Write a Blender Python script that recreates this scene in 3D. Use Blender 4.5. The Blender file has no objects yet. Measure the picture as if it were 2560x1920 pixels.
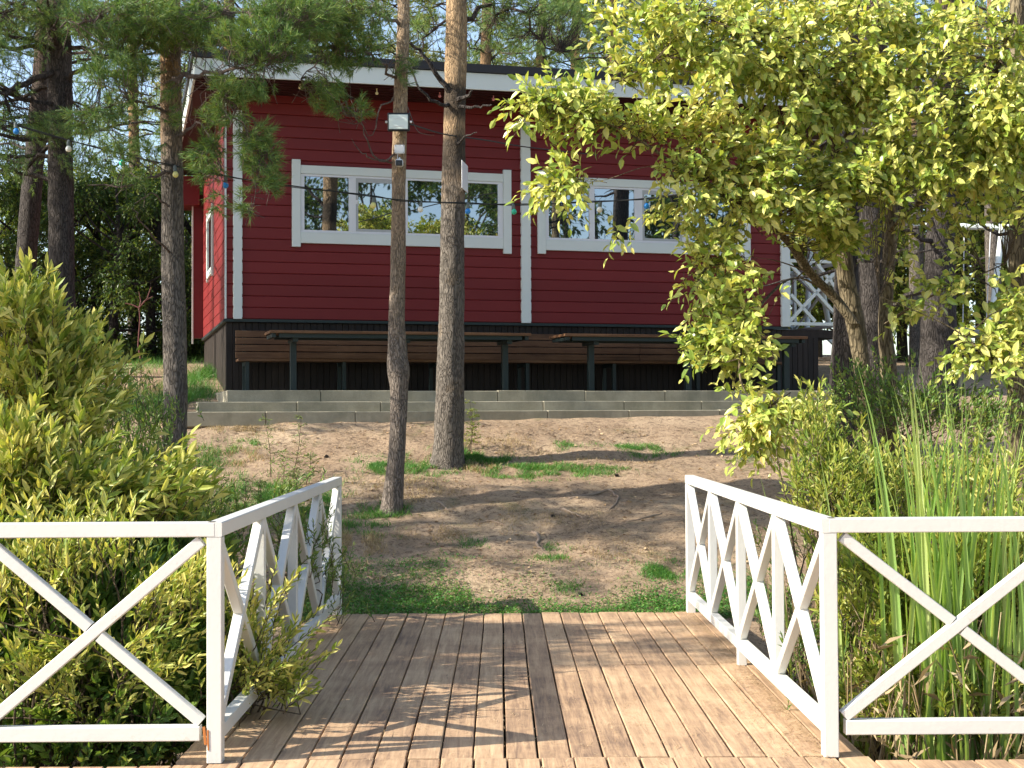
import bpy, math, random
import numpy as np
from mathutils import Vector, Matrix, noise
random.seed(7); rng = np.random.default_rng(7)
R = math.radians
S = bpy.context.scene
C = S.collection
# ------------------------------------------------------------------ camera
K = 2560/2212.0                     # photo pixels per pixel of the sketch the measurements were taken from
FPX = 3500.0; EYE = 1.55
yaw, pitch, roll = 30/3500, 81/3500, 0.005
Fv = Vector((math.sin(yaw)*math.cos(pitch), math.cos(yaw)*math.cos(pitch), math.sin(pitch)))
H_ = Fv.cross(Vector((0, 0, 1))).normalized(); V_ = H_.cross(Fv)
CR = H_*math.cos(roll) - V_*math.sin(roll); CU = H_*math.sin(roll) + V_*math.cos(roll)
cd = bpy.data.cameras.new('camera'); cam = bpy.data.objects.new('camera', cd); C.objects.link(cam)
cam.matrix_world = Matrix(((CR.x, CU.x, -Fv.x, 0), (CR.y, CU.y, -Fv.y, 0), (CR.z, CU.z, -Fv.z, EYE), (0, 0, 0, 1)))
cd.sensor_width = 36; cd.lens = FPX/2560*36; cd.clip_end = 1500; cd.clip_start = .05
S.camera = cam
# ------------------------------------------------------------------ light
SUN = Vector((-1.58, -.44, 1.08)).normalized()
w = bpy.data.worlds.new('World'); S.world = w; w.use_nodes = True
nt = w.node_tree; nt.nodes.clear()
sk = nt.nodes.new('ShaderNodeTexSky'); sk.sky_type = 'NISHITA'; sk.sun_disc = False
sk.sun_elevation = math.asin(SUN.z); sk.sun_rotation = math.atan2(SUN.x, SUN.y)
sk.air_density = 1.0; sk.dust_density = 1.2; sk.ozone_density = 1.5
bg = nt.nodes.new('ShaderNodeBackground'); bg.inputs[1].default_value = .15
wo = nt.nodes.new('ShaderNodeOutputWorld')
hs = nt.nodes.new('ShaderNodeHueSaturation'); hs.inputs['Saturation'].default_value = .92
nt.links.new(sk.outputs[0], hs.inputs['Color']); nt.links.new(hs.outputs[0], bg.inputs[0]); nt.links.new(bg.outputs[0], wo.inputs[0])
sl = bpy.data.lights.new('sun', 'SUN'); sl.energy = 4.9; sl.angle = R(.5); sl.color = (1, .92, .78)
so = bpy.data.objects.new('sun', sl); C.objects.link(so)
so.rotation_euler = SUN.to_track_quat('Z', 'Y').to_euler()
S.view_settings.view_transform = 'Standard'; S.view_settings.look = 'None'
S.view_settings.exposure = 1.05; S.view_settings.gamma = 1
# ------------------------------------------------------------------ pixel ray helpers (sketch pixels -> real places)
def ray(dx, dy):
    u = (dx*K - 1280)/FPX; v = -(dy*K - 960)/FPX
    return Fv + CR*u + CU*v
def W(dx, dy, Y):
    r = ray(dx, dy); return Vector((0, 0, EYE)) + r*(Y/r.y)
def px2m(Y): return K*Y/FPX         # metres per sketch pixel at depth Y
# ------------------------------------------------------------------ ground height
TH = R(15.5); CT, ST = math.cos(TH), math.sin(TH)
HC = Vector((-3.70, 18.9))          # front left corner of the house
def hloc(X, Y):
    dx, dy = X-HC.x, Y-HC.y
    return dx*CT+dy*ST, -dx*ST+dy*CT
PY = [-60, 0, 6.3, 9.5, 10.6, 11.0, 11.5, 12.1, 13, 14, 15.35, 16.3, 17.0, 19, 22, 26, 34, 60, 200]
PZ = [-.7, -.7, -.6, -.45, -.16, -.06, .05, .26, .50, .76, 1.06, 1.34, 1.52, 1.78, 2.2, 2.55, 3.1, 4.2, 8.0]
def nz(x, y, s=1., o=0.): return noise.noise(Vector((x*s+o, y*s-o, o)))
def gz(X, Y):
    lx, ly = hloc(X, Y)
    Ye = Y
    t = min(1, max(0, (Y-12)/4.5))
    Ye = Y - t*(.20*(X+1.2)) if abs(X) < 12 else Y - t*.20*math.copysign(13.2, X)
    z = float(np.interp(Ye, PY, PZ))
    if 11.2 < Y < 17.5 and abs(X) < 9:
        a = min(1, (Y-11.2)/1.)*min(1, (17.5-Y)/1.)
        z += a*(.05*nz(X, Y*1.5, .55, 3)+.045*nz(X, Y*1.8, 1.5, 7)+.018*nz(X, Y, 4.5, 9))
    z += .012*nz(X, Y, 3, 1)
    return z
def G(dx, dy):
    r = ray(dx, dy); a = 5.
    for i in range(900):
        p = Vector((0, 0, EYE))+r*a
        if p.z < gz(p.x, p.y): return p
        a += .05
    return p
# ------------------------------------------------------------------ object helpers
def tag(o, label=None, cat=None, group=None, kind=None):
    if label: o['label'] = label
    if cat: o['category'] = cat
    if group: o['group'] = group
    if kind: o['kind'] = kind
    return o
def empty(name, loc=(0, 0, 0), rz=0, label=None, cat=None, group=None):
    o = bpy.data.objects.new(name, None); C.objects.link(o); o.location = loc; o.rotation_euler = (0, 0, rz)
    o.empty_display_size = .2
    return tag(o, label, cat, group)
class Geo:
    def __init__(s): s.v = []; s.f = []; s.nv = 0; s.bulkv = []; s.bulkf = []
    def add(s, vs, fs):
        b = len(s.v); s.v += [tuple(x) for x in vs]; s.f += [tuple(i+b for i in f) for f in fs]
    def box(s, x0, x1, y0, y1, z0, z1, bev=0):
        if bev:
            b = bev
            v = []
            for (z, i) in ((z0, b), (z0+b, 0), (z1-b, 0), (z1, b)):
                v += [(x0+i, y0+(b if i == 0 else i)-0, z)] if 0 else []
            # chamfered box from octagonal rings
            def ring(z, i):
                return [(x0+i+b, y0+i, z), (x1-i-b, y0+i, z), (x1-i, y0+i+b, z), (x1-i, y1-i-b, z), (x1-i-b, y1-i, z), (x0+i+b, y1-i, z), (x0+i, y1-i-b, z), (x0+i, y0+i+b, z)]
            rs = [ring(z0, b*.7), ring(z0+b, 0), ring(z1-b, 0), ring(z1, b*.7)]
            vs = sum(rs, []); fs = [tuple(range(7, -1, -1)), tuple(range(24, 32))]
            for k in range(3):
                for j in range(8): fs.append((k*8+j, k*8+(j+1) % 8, k*8+8+(j+1) % 8, k*8+8+j))
            s.add(vs, fs); return s
        s.add([(x0, y0, z0), (x1, y0, z0), (x1, y1, z0), (x0, y1, z0), (x0, y0, z1), (x1, y0, z1), (x1, y1, z1), (x0, y1, z1)],
              [(0, 3, 2, 1), (4, 5, 6, 7), (0, 1, 5, 4), (1, 2, 6, 5), (2, 3, 7, 6), (3, 0, 4, 7)]); return s
    def bar(s, p, q, a, b, side=None, ch=.004):
        p, q = Vector(p), Vector(q); d = (q-p).normalized()
        sv = Vector(side) if side else Vector((0, 0, 1)).cross(d)
        sv = (sv-d*sv.dot(d)).normalized(); u = d.cross(sv)
        h, k = a/2, b/2; c = ch
        prof = [(-h+c, -k), (h-c, -k), (h, -k+c), (h, k-c), (h-c, k), (-h+c, k), (-h, k-c), (-h, -k+c)]
        vs = [p+sv*x+u*y for x, y in prof]+[q+sv*x+u*y for x, y in prof]
        fs = [tuple(range(7, -1, -1)), tuple(range(8, 16))]+[(j, (j+1) % 8, 8+(j+1) % 8, 8+j) for j in range(8)]
        s.add(vs, fs); return s
    def tube(s, pts, rad, k=6, cap=True):
        pts = [Vector(p) for p in pts]; n = len(pts)
        if not hasattr(rad, '__len__'): rad = [rad]*n
        d = (pts[1]-pts[0]).normalized()
        a = d.cross(Vector((.3, .2, 1))).normalized()
        if a.length < .1: a = Vector((1, 0, 0))
        vs = []
        for i in range(n):
            d = (pts[min(i+1, n-1)]-pts[max(i-1, 0)]).normalized()
            a = (a-d*a.dot(d)).normalized(); b = d.cross(a)
            for j in range(k):
                t = 2*math.pi*j/k; vs.append(pts[i]+(a*math.cos(t)+b*math.sin(t))*rad[i])
        fs = [(i*k+j, i*k+(j+1) % k, (i+1)*k+(j+1) % k, (i+1)*k+j) for i in range(n-1) for j in range(k)]
        if cap: fs += [tuple(range(k-1, -1, -1)), tuple(range((n-1)*k, n*k))]
        s.add(vs, fs); return s
    def sphere(s, c, r, sx=1, sy=1, sz=1, n=8, m=12):
        c = Vector(c); vs = [c+Vector((0, 0, -r*sz))]
        for i in range(1, n):
            t = -math.pi/2+math.pi*i/n
            for j in range(m):
                a = 2*math.pi*j/m; vs.append(c+Vector((r*sx*math.cos(t)*math.cos(a), r*sy*math.cos(t)*math.sin(a), r*sz*math.sin(t))))
        vs.append(c+Vector((0, 0, r*sz)))
        fs = [(0, 1+(j+1) % m, 1+j) for j in range(m)]
        for i in range(n-2):
            for j in range(m): fs.append((1+i*m+j, 1+i*m+(j+1) % m, 1+(i+1)*m+(j+1) % m, 1+(i+1)*m+j))
        l = len(vs)-1; b = 1+(n-2)*m
        fs += [(b+j, b+(j+1) % m, l) for j in range(m)]
        s.add(vs, fs); return s
    def bulk(s, v, fl):             # v (N,3) array, fl list of (M,k) index arrays
        if len(v) == 0: return s
        s.bulkv.append(np.asarray(v, dtype=np.float32)); s.bulkf.append(fl); return s
    def build(s, name, mat, parent=None, smooth=False, **kw):
        me = bpy.data.meshes.new(name)
        V = [np.array(s.v, dtype=np.float32).reshape(-1, 3)]; n = len(s.v)
        li = []; ls = []
        for f in s.f: li.append(np.array(f, dtype=np.int32)); ls.append(len(f))
        LI = [np.concatenate(li)] if li else []; LS = [np.array(ls, dtype=np.int32)]
        for v, fl in zip(s.bulkv, s.bulkf):
            V.append(v)
            for f in fl:
                f = np.asarray(f, dtype=np.int32)
                LI.append((f+n).ravel()); LS.append(np.full(len(f), f.shape[1], dtype=np.int32))
            n += len(v)
        V = np.concatenate(V); LI = np.concatenate(LI); LS = np.concatenate(LS)
        me.vertices.add(len(V)); me.vertices.foreach_set('co', V.ravel())
        me.loops.add(len(LI)); me.loops.foreach_set('vertex_index', LI)
        me.polygons.add(len(LS)); st = np.concatenate(([0], np.cumsum(LS)[:-1])).astype(np.int32)
        me.polygons.foreach_set('loop_start', st); me.polygons.foreach_set('loop_total', LS)
        me.polygons.foreach_set('use_smooth', np.full(len(LS), smooth))
        me.update(calc_edges=True); me.validate()
        me.materials.append(mat)
        o = bpy.data.objects.new(name, me); C.objects.link(o)
        if parent: o.parent = parent
        return tag(o, **kw)
def copy_tree(o, parent=None):
    c = o.copy(); C.objects.link(c)
    if parent: c.parent = parent
    for ch in list(o.children):
        copy_tree(ch, c)
    return c
# ------------------------------------------------------------------ materials
class M:
    def __init__(s, name, rough=.6, spec=.4):
        s.m = bpy.data.materials.new(name); s.m.use_nodes = True; s.t = s.m.node_tree
        s.b = s.t.nodes['Principled BSDF']; s.b.inputs['Roughness'].default_value = rough
        s.b.inputs['Specular IOR Level'].default_value = spec; s.o = s.t.nodes['Material Output']
    def n(s, ty, ins=None, **kw):
        x = s.t.nodes.new('ShaderNode'+ty)
        for k, v in kw.items(): setattr(x, k, v)
        for k, v in (ins or {}).items(): s.set(x, k, v)
        return x
    def set(s, x, k, v):
        if isinstance(v, bpy.types.NodeSocket): s.t.links.new(v, x.inputs[k])
        else: x.inputs[k].default_value = v
    def coord(s, scale=(1, 1, 1), kind='Object', rot=(0, 0, 0)):
        tc = s.n('TexCoord'); mp = s.n('Mapping', {'Vector': tc.outputs[kind], 'Scale': scale, 'Rotation': rot}); return mp.outputs[0]
    def noise(s, vec, scale, detail=4, rough=.6, dist=0):
        return s.n('TexNoise', {'Vector': vec, 'Scale': scale, 'Detail': detail, 'Roughness': rough, 'Distortion': dist}).outputs[0]
    def ramp(s, fac, stops, interp='LINEAR'):
        r = s.n('ValToRGB', {'Fac': fac}); r.color_ramp.interpolation = interp; e = r.color_ramp.elements
        while len(e) < len(stops): e.new(.5)
        for i, (p, c) in enumerate(stops):
            e[i].position = p; e[i].color = (*c, 1) if len(c) == 3 else c
        return r.outputs[0]
    def mix(s, f, a, b, mode='MIX'):
        x = s.n('MixRGB', blend_type=mode)
        for k, v in ((0, f), (1, a), (2, b)):
            if not isinstance(v, bpy.types.NodeSocket) and k and len(v) == 3: v = (*v, 1)
            s.set(x, k, v)
        return x.outputs[0]
    def math(s, op, a, b=0.5, clamp=False):
        x = s.n('Math', operation=op, use_clamp=clamp); s.set(x, 0, a); s.set(x, 1, b); return x.outputs[0]
    def col(s, v):
        if not isinstance(v, bpy.types.NodeSocket): v = (*v, 1)
        s.set(s.b, 'Base Color', v); return s
    def bump(s, h, strength=.5, dist=.01):
        b = s.n('Bump', {'Height': h, 'Strength': strength, 'Distance': dist}); s.set(s.b, 'Normal', b.outputs[0]); return s
g3 = lambda v: (v, v, v)
def m_paint(name, c, rough=.45, dirt=.12, bump=.15, stain=None):
    m = M(name, rough); v = m.coord()
    n1 = m.noise(v, 3, 6, .7); n2 = m.noise(v, 40, 3, .6)
    c2 = tuple(x*(1-dirt*2.2) for x in c)
    base = m.mix(m.math('MULTIPLY', n1, .8), c, c2)
    if stain:
        ns = m.noise(v, 9, 8, .8)
        base = m.mix(m.ramp(ns, [(.61, g3(0)), (.70, g3(.8))]), base, stain)
    m.col(base); m.bump(n2, bump, .003); return m.m
def m_siding(name, c):
    m = M(name, .5, .35)
    tc = m.n('TexCoord'); sep = m.n('SeparateXYZ', {0: tc.outputs['Object']})
    row = m.math('FLOOR', m.math('DIVIDE', m.math('SUBTRACT', sep.outputs[2], 2.89), .156))
    wn = m.n('TexWhiteNoise', {'W': row}, noise_dimensions='1D').outputs[0]
    v = m.coord((1.2, 1.2, 9)); gr = m.noise(v, 3.5, 8, .7); n = m.noise(m.coord(), .8, 3, .5)
    f = m.math('ADD', m.math('MULTIPLY', wn, .35), m.math('MULTIPLY', n, .5))
    base = m.mix(f, tuple(x*1.08 for x in c), tuple(x*.72 for x in c))
    base = m.mix(m.math('MULTIPLY', gr, .25), base, tuple(x*.6 for x in c))
    sp = m.noise(m.coord(), 60, 2, .5)
    base = m.mix(m.ramp(sp, [(.80, g3(0)), (.82, g3(.7))]), base, (.5, .4, .35))
    m.col(base); m.bump(gr, .35, .004); return m.m
def m_wood(name, cols, axis='Y', rough=.65, plank=None, fine=1., bumpd=.003, island=True):
    m = M(name, rough, .3)
    sc = {'X': (1.2, 22, 22), 'Y': (22, 1.2, 22), 'Z': (22, 22, 1.2)}[axis]
    v = m.coord(sc); gi = m.n('NewGeometry').outputs['Random Per Island'] if island else .5
    tc = m.n('TexCoord'); off = m.n('CombineXYZ', {0: m.math('MULTIPLY', gi, 37.), 1: m.math('MULTIPLY', gi, 91.), 2: m.math('MULTIPLY', gi, 53.)}) if island else None
    if island:
        v = m.n('VectorMath', {0: v, 1: off.outputs[0]}, operation='ADD').outputs[0]
    gr = m.noise(v, 1.*fine, 8, .72, .6); fi = m.noise(v, 6*fine, 4, .7)
    big = m.noise(m.coord(), 1.6, 5, .65)
    f = m.math('ADD', m.math('MULTIPLY', gi, .22), m.math('ADD', m.math('MULTIPLY', gr, 1.3), m.math('SUBTRACT', m.math('MULTIPLY', big, .9), .66)))
    base = m.ramp(f, [(.25, cols[0]), (.5, cols[1]), (.85, cols[2])])
    crack = m.ramp(m.noise(v, 1.7, 9, .8, 1.2), [(.30, g3(0)), (.36, g3(1))])
    base = m.mix(crack, tuple(x*.35 for x in cols[0]), base)
    base = m.mix(m.math('MULTIPLY', fi, .35), base, tuple(x*.6 for x in cols[0]))
    m.col(base); m.bump(m.math('ADD', m.math('MULTIPLY', crack, .6), m.math('ADD', gr, m.math('MULTIPLY', fi, .4))), .7, bumpd); return m.m
def m_leaf(name, stops, trans=.4, rough=.42, spec=.35):
    m = M(name, rough, spec)
    gi = m.n('NewGeometry').outputs['Random Per Island']
    big = m.noise(m.coord(), 1.1, 3, .6)
    f = m.math('ADD', m.math('MULTIPLY', gi, .62), m.math('MULTIPLY', big, .45))
    c = m.ramp(f, stops); fine = m.noise(m.coord(), 45, 3, .6)
    c = m.mix(m.math('MULTIPLY', fine, .35), c, m.mix(1, c, (.55, .6, .5), 'MULTIPLY'))
    m.col(c)
    tr = m.n('BsdfTranslucent', {'Color': m.mix(1, c, (1.25, 1.2, .55), 'MULTIPLY')})
    mx = m.n('MixShader', {0: trans, 1: m.b.outputs[0], 2: tr.outputs[0]}); m.t.links.new(mx.outputs[0], m.o.inputs[0])
    return m.m
def m_bark(name, low, high, z0=3.5, z1=6, patch=None, scale=1., bands=()):
    m = M(name, .9, .15)
    vz = m.coord((1, 1, .22)); tc = m.n('TexCoord'); sep = m.n('SeparateXYZ', {0: tc.outputs['Object']})
    vo = m.n('TexVoronoi', {'Vector': m.mix(.12, vz, m.n('TexNoise', {'Vector': vz, 'Scale': 9.*scale}).outputs[1]), 'Scale': 26*scale}, feature='DISTANCE_TO_EDGE').outputs[0]
    cr = m.ramp(vo, [(.0, g3(0)), (.16, g3(1))]); fn = m.noise(vz, 60*scale, 6, .75); big = m.noise(m.coord(), 2.2, 4, .65)
    zz = m.math('ADD', sep.outputs[2], m.math('MULTIPLY', m.math('SUBTRACT', big, .5), 1.8))
    hf = m.n('MapRange', {0: zz, 1: z0, 2: z1}, clamp=True).outputs[0]
    cl = m.ramp(fn, [(.3, tuple(x*.55 for x in low)), (.55, low), (.75, tuple(min(1, x*1.7) for x in low))])
    ch = m.ramp(fn, [(.3, tuple(x*.5 for x in high)), (.5, high), (.72, tuple(min(1, x*1.5) for x in high))])
    base = m.mix(hf, cl, ch)
    pt = m.ramp(m.noise(m.coord((1, 1, .8)), 3.1, 5, .6), [(.60, g3(0)), (.66, g3(.8))])
    if patch: base = m.mix(pt, base, patch)
    for zc, hw in bands:
        dz = m.math('ABSOLUTE', m.math('SUBTRACT', m.math('ADD', sep.outputs[2], m.math('MULTIPLY', m.math('SUBTRACT', fn, .5), .22)), zc))
        base = m.mix(m.n('MapRange', {0: dz, 1: hw, 2: hw*.5, 3: 0., 4: .85}, clamp=True).outputs[0], base, (.035, .032, .03))
    base = m.mix(m.math('MULTIPLY', m.math('SUBTRACT', 1., cr), m.math('SUBTRACT', .8, m.math('MULTIPLY', hf, .35))), base, tuple(x*.22 for x in low))
    m.col(base); m.bump(m.math('ADD', m.math('MULTIPLY', cr, .8), m.math('MULTIPLY', fn, .8)), .9, .014); return m.m
WHITE = m_paint('white_paint', (.69, .69, .66), .4, .09, .3, stain=(.55, .48, .38))
WHITE2 = m_paint('white_trim', (.70, .76, .73), .5, .04, .2)
BLACKMETAL = m_paint('dark_green_metal', (.02, .035, .036), .4, .1, .1)
BLACK = m_paint('black_plastic', (.012, .012, .013), .35, .1, .05)
WHITEPL = m_paint('white_plastic', (.75, .77, .8), .35, .03, .03)
RED = m_siding('red_siding', (.19, .0165, .0175))
REDP = m_paint('red_paint', (.15, .013, .016), .5, .1)
SOFF = m_paint('soffit_shade_red', (.045, .006, .008), .6, .1)  # red darkened so the deep shade under the eave is in the colour
DECKM = m_wood('deck_wood', [(.22, .145, .10), (.45, .295, .18), (.67, .475, .29)], 'Y', fine=1.5)
DARKPL = m_wood('dark_planks', [(.012, .009, .008), (.022, .016, .013), (.042, .03, .024)], 'Z', .6)
BENCHM = m_wood('bench_wood', [(.075, .035, .017), (.14, .07, .034), (.24, .13, .065)], 'X', .5)
BARKP = m_bark('pine_bark', (.20, .175, .15), (.36, .225, .12), 3.9, 4.9, patch=(.13, .115, .105), scale=1.7)
BARKB = m_bark('thick_pine_bark', (.20, .175, .15), (.42, .29, .17), 3.9, 4.7, patch=(.20, .16, .12), scale=1.7, bands=((5.0, .26), (4.42, .3)))
BARKT = m_bark('pine_bark_thin', (.27, .225, .19), (.44, .32, .21), 2.2, 4.2, patch=(.17, .145, .13), scale=1.9)
BARKD = m_bark('dark_bark', (.085, .075, .07), (.16, .105, .07), 5, 9, scale=1.5)
BARKW = m_bark('ridged_bark', (.22, .18, .115), (.2, .17, .11), 5, 9, scale=1.1)
TWIG = m_bark('twig_bark', (.20, .15, .10), (.22, .16, .11), 5, 9, scale=3)
TWIGD = m_bark('dead_twig', (.16, .125, .11), (.30, .23, .19), 1, 6, scale=3)
L_WIL = m_leaf('leaf_broad', [(.10, (.13, .23, .04)), (.34, (.30, .40, .07)), (.58, (.56, .60, .15)), (.84, (.74, .68, .22)), (.97, (.66, .38, .12))], .32, .34, .5)
L_BUSH = m_leaf('leaf_shrub', [(.08, (.11, .20, .035)), (.36, (.28, .36, .06)), (.6, (.58, .58, .16)), (.9, (.76, .66, .22))], .3)
L_BUSHG = m_leaf('leaf_shrub_green', [(.1, (.055, .13, .03)), (.42, (.12, .22, .045)), (.72, (.23, .33, .07)), (.95, (.46, .44, .12))], .3)
L_RIGHT = m_leaf('leaf_narrow', [(.1, (.09, .17, .03)), (.42, (.25, .33, .06)), (.7, (.44, .46, .10)), (.95, (.56, .48, .16))], .38)
L_FAR = m_leaf('leaf_far', [(.1, (.05, .10, .02)), (.45, (.15, .23, .035)), (.75, (.33, .37, .07)), (.95, (.46, .43, .09))], .4)
L_FARD = m_leaf('leaf_far_dark', [(.1, (.025, .06, .015)), (.5, (.06, .12, .025)), (.8, (.16, .22, .04)), (.95, (.3, .32, .07))], .35)
NEED = m_leaf('needles', [(.1, (.06, .15, .055)), (.5, (.15, .27, .08)), (.85, (.30, .36, .10)), (.97, (.5, .38, .13))], .3, .5)
NEEDY = m_leaf('needles_sunny', [(.1, (.09, .15, .04)), (.5, (.24, .28, .07)), (.85, (.42, .39, .12)), (.97, (.5, .4, .14))], .3, .5)
REEDM = m_leaf('reed_leaf', [(.1, (.20, .36, .09)), (.5, (.36, .54, .15)), (.85, (.56, .64, .24)), (.97, (.64, .54, .30))], .3, .4)
STRAW = m_leaf('dry_straw', [(.1, (.25, .17, .09)), (.5, (.42, .31, .18)), (.9, (.6, .48, .31))], .2, .7)
GRASSM = m_leaf('grass_blades', [(.1, (.045, .15, .03)), (.5, (.085, .25, .045)), (.85, (.18, .33, .07)), (.97, (.42, .38, .16))], .3, .5)
NLIT = m_leaf('fallen_needles', [(.1, (.22, .12, .06)), (.5, (.42, .28, .15)), (.9, (.66, .5, .32))], .05, .7)
CLOTHR = m_paint('faded_pink_bark', (.16, .06, .055), .7, .1)
def concrete():
    m = M('concrete', .85, .25); v = m.coord(); n = m.noise(v, 2.5, 8, .7); f = m.noise(v, 70, 3, .6); st = m.noise(m.coord((1, 1, .3)), 5, 6, .7)
    b = m.ramp(n, [(.3, (.24, .225, .165)), (.55, (.36, .33, .25)), (.75, (.46, .42, .32))])
    b = m.mix(m.ramp(st, [(.5, g3(0)), (.7, g3(.55))]), b, (.20, .20, .15)); m.col(b); m.bump(m.math('ADD', n, f), .4, .006); return m.m
CONC = concrete()
def glass():
    m = M('window_glass', .03, .5); m.b.inputs['Roughness'].default_value = .015; m.col((.012, .016, .018))
    gl = m.n('BsdfGlossy', {'Color': (.78, .84, .9, 1), 'Roughness': .012})
    nb = m.noise(m.coord((1, 1, 1)), 1.3, 1, .4); bp = m.n('Bump', {'Height': nb, 'Strength': .05, 'Distance': .01}); m.set(gl, 'Normal', bp.outputs[0])
    mx = m.n('MixShader', {0: .42, 1: m.b.outputs[0], 2: gl.outputs[0]}); m.t.links.new(mx.outputs[0], m.o.inputs[0]); return m.m
GLASS = glass()
def ground_mat():
    m = M('soil', .95, .15); v = m.coord(); n = m.noise(v, .9, 6, .65); f = m.noise(v, 14, 8, .75, .8); ff = m.noise(v, 120, 4, .7)
    st = m.noise(m.coord((1, 2.2, 1), rot=(0, 0, .3)), 30, 6, .75, 1.5)
    b = m.ramp(n, [(.3, (.33, .235, .16)), (.5, (.46, .335, .225)), (.68, (.58, .44, .30))])
    b = m.mix(m.ramp(f, [(.38, g3(.85)), (.5, g3(0))]), b, (.15, .10, .07))
    b = m.mix(m.ramp(st, [(.56, g3(0)), (.66, g3(.8))]), b, (.50, .38, .25))
    b = m.mix(m.ramp(m.noise(v, 2.3, 5, .7), [(.56, g3(0)), (.68, g3(.5))]), b, (.13, .15, .055))
    b = m.mix(m.ramp(m.noise(v, 34, 5, .8), [(.36, g3(.8)), (.46, g3(0))]), b, (.10, .065, .045))
    b = m.mix(m.ramp(m.noise(m.coord((1.6, 1, 1), rot=(0, 0, 1.1)), 42, 5, .8, 2), [(.58, g3(0)), (.64, g3(.8))]), b, (.62, .48, .33))
    b = m.mix(m.math('MULTIPLY', ff, .5), b, m.mix(1, b, (.5, .5, .5), 'MULTIPLY'))
    m.col(b); m.bump(m.math('ADD', m.math('MULTIPLY', f, 1.), m.math('ADD', st, m.math('MULTIPLY', ff, .4))), .8, .02); return m.m
SOIL = ground_mat()
# ------------------------------------------------------------------ ground sheet
def grid_axis(a, b, fine0, fine1, fs, cs):
    xs = [fine0]
    while xs[-1] < fine1: xs.append(xs[-1]+fs)
    st = fs; x = xs[-1]
    while x < b: st = min(cs, st*1.35); x += st; xs.append(x)
    st = fs; x = fine0; left = []
    while x > a: st = min(cs, st*1.35); x -= st; left.append(x)
    return left[::-1]+xs
gx = grid_axis(-400, 400, -7, 8, .07, 30); gy = grid_axis(-200, 600, 5.5, 19, .07, 30)
gv = np.array([(x, y, gz(x, y)) for y in gy for x in gx], dtype=np.float32); nx, ny = len(gx), len(gy)
ii = (np.arange(ny-1)[:, None]*nx+np.arange(nx-1)[None, :]).ravel()
Geo().bulk(gv, [np.stack([ii, ii+1, ii+nx+1, ii+nx], 1)]).build('ground', SOIL, smooth=True, kind='structure')
# ------------------------------------------------------------------ boardwalk
XL, XR, YN, YF = -1.33, 1.53, 6.36, 11.08
def plank(g, x0, x1, y0, y1, z=0.):
    dz = random.uniform(-.004, .004); th = .035; b = .004; n = 5
    j = random.uniform(-.0015, .0015)
    vs = []; prof = [(x0+b, z+dz), (x1-b, z+dz), (x1, z-b+dz), (x1, z-th), (x0, z-th), (x0, z-b+dz)]
    for i in range(n+1):
        y = y0+(y1-y0)*i/n; wv = .002*math.sin(i*1.7+x0*40)
        vs += [(px+j*i/n+wv, y, pz+.0012*math.sin(i*2.1+x0*31)) for px, pz in prof]
    fs = [tuple(range(5, -1, -1)), tuple(range(n*6, n*6+6))]
    for i in range(n):
        for k in range(6): fs.append((i*6+k, i*6+(k+1) % 6, (i+1)*6+(k+1) % 6, (i+1)*6+k))
    g.add(vs, [tuple(reversed(f)) for f in fs])
dk = Geo(); pit = .1495; x = -1.475
while x < XR+.08:
    gap = random.uniform(.006, .013)
    jn = random.choice([None, None, None, 8.75]) if x > .2 else None
    if jn: plank(dk, x, x+pit-gap, YN+.03, jn-.003); plank(dk, x, x+pit-gap, jn+.003, YF)
    else: plank(dk, x, x+pit-gap, YN+.03, YF)
    x += pit
x = -1.475-pit*44
while x < 8:
    plank(dk, x+.01, x+pit-random.uniform(.006, .013)+.01, 1.5, YN+.024 + (0 if XL < x < XR else -.09)); x += pit
dk.build('boardwalk', DECKM, kind='structure')
jo = Geo()
for xx in (XL+.02, 0.1, XR-.06): jo.box(xx, xx+.05, YN-.3, YF-.03, -.22, -.045)
for yy in (6.3, 7.2, 8.1, 9.0, 9.9, 10.8): jo.box(XL, XR, yy, yy+.05, -.25, -.05)
jo.box(-7.8, 7.8, 6.12, 6.17, -.2, -.05); jo.box(-7.8, 7.8, 3.12, 3.17, -.2, -.05)
jo.build('boardwalk_joists', DARKPL, kind='structure')
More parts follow.
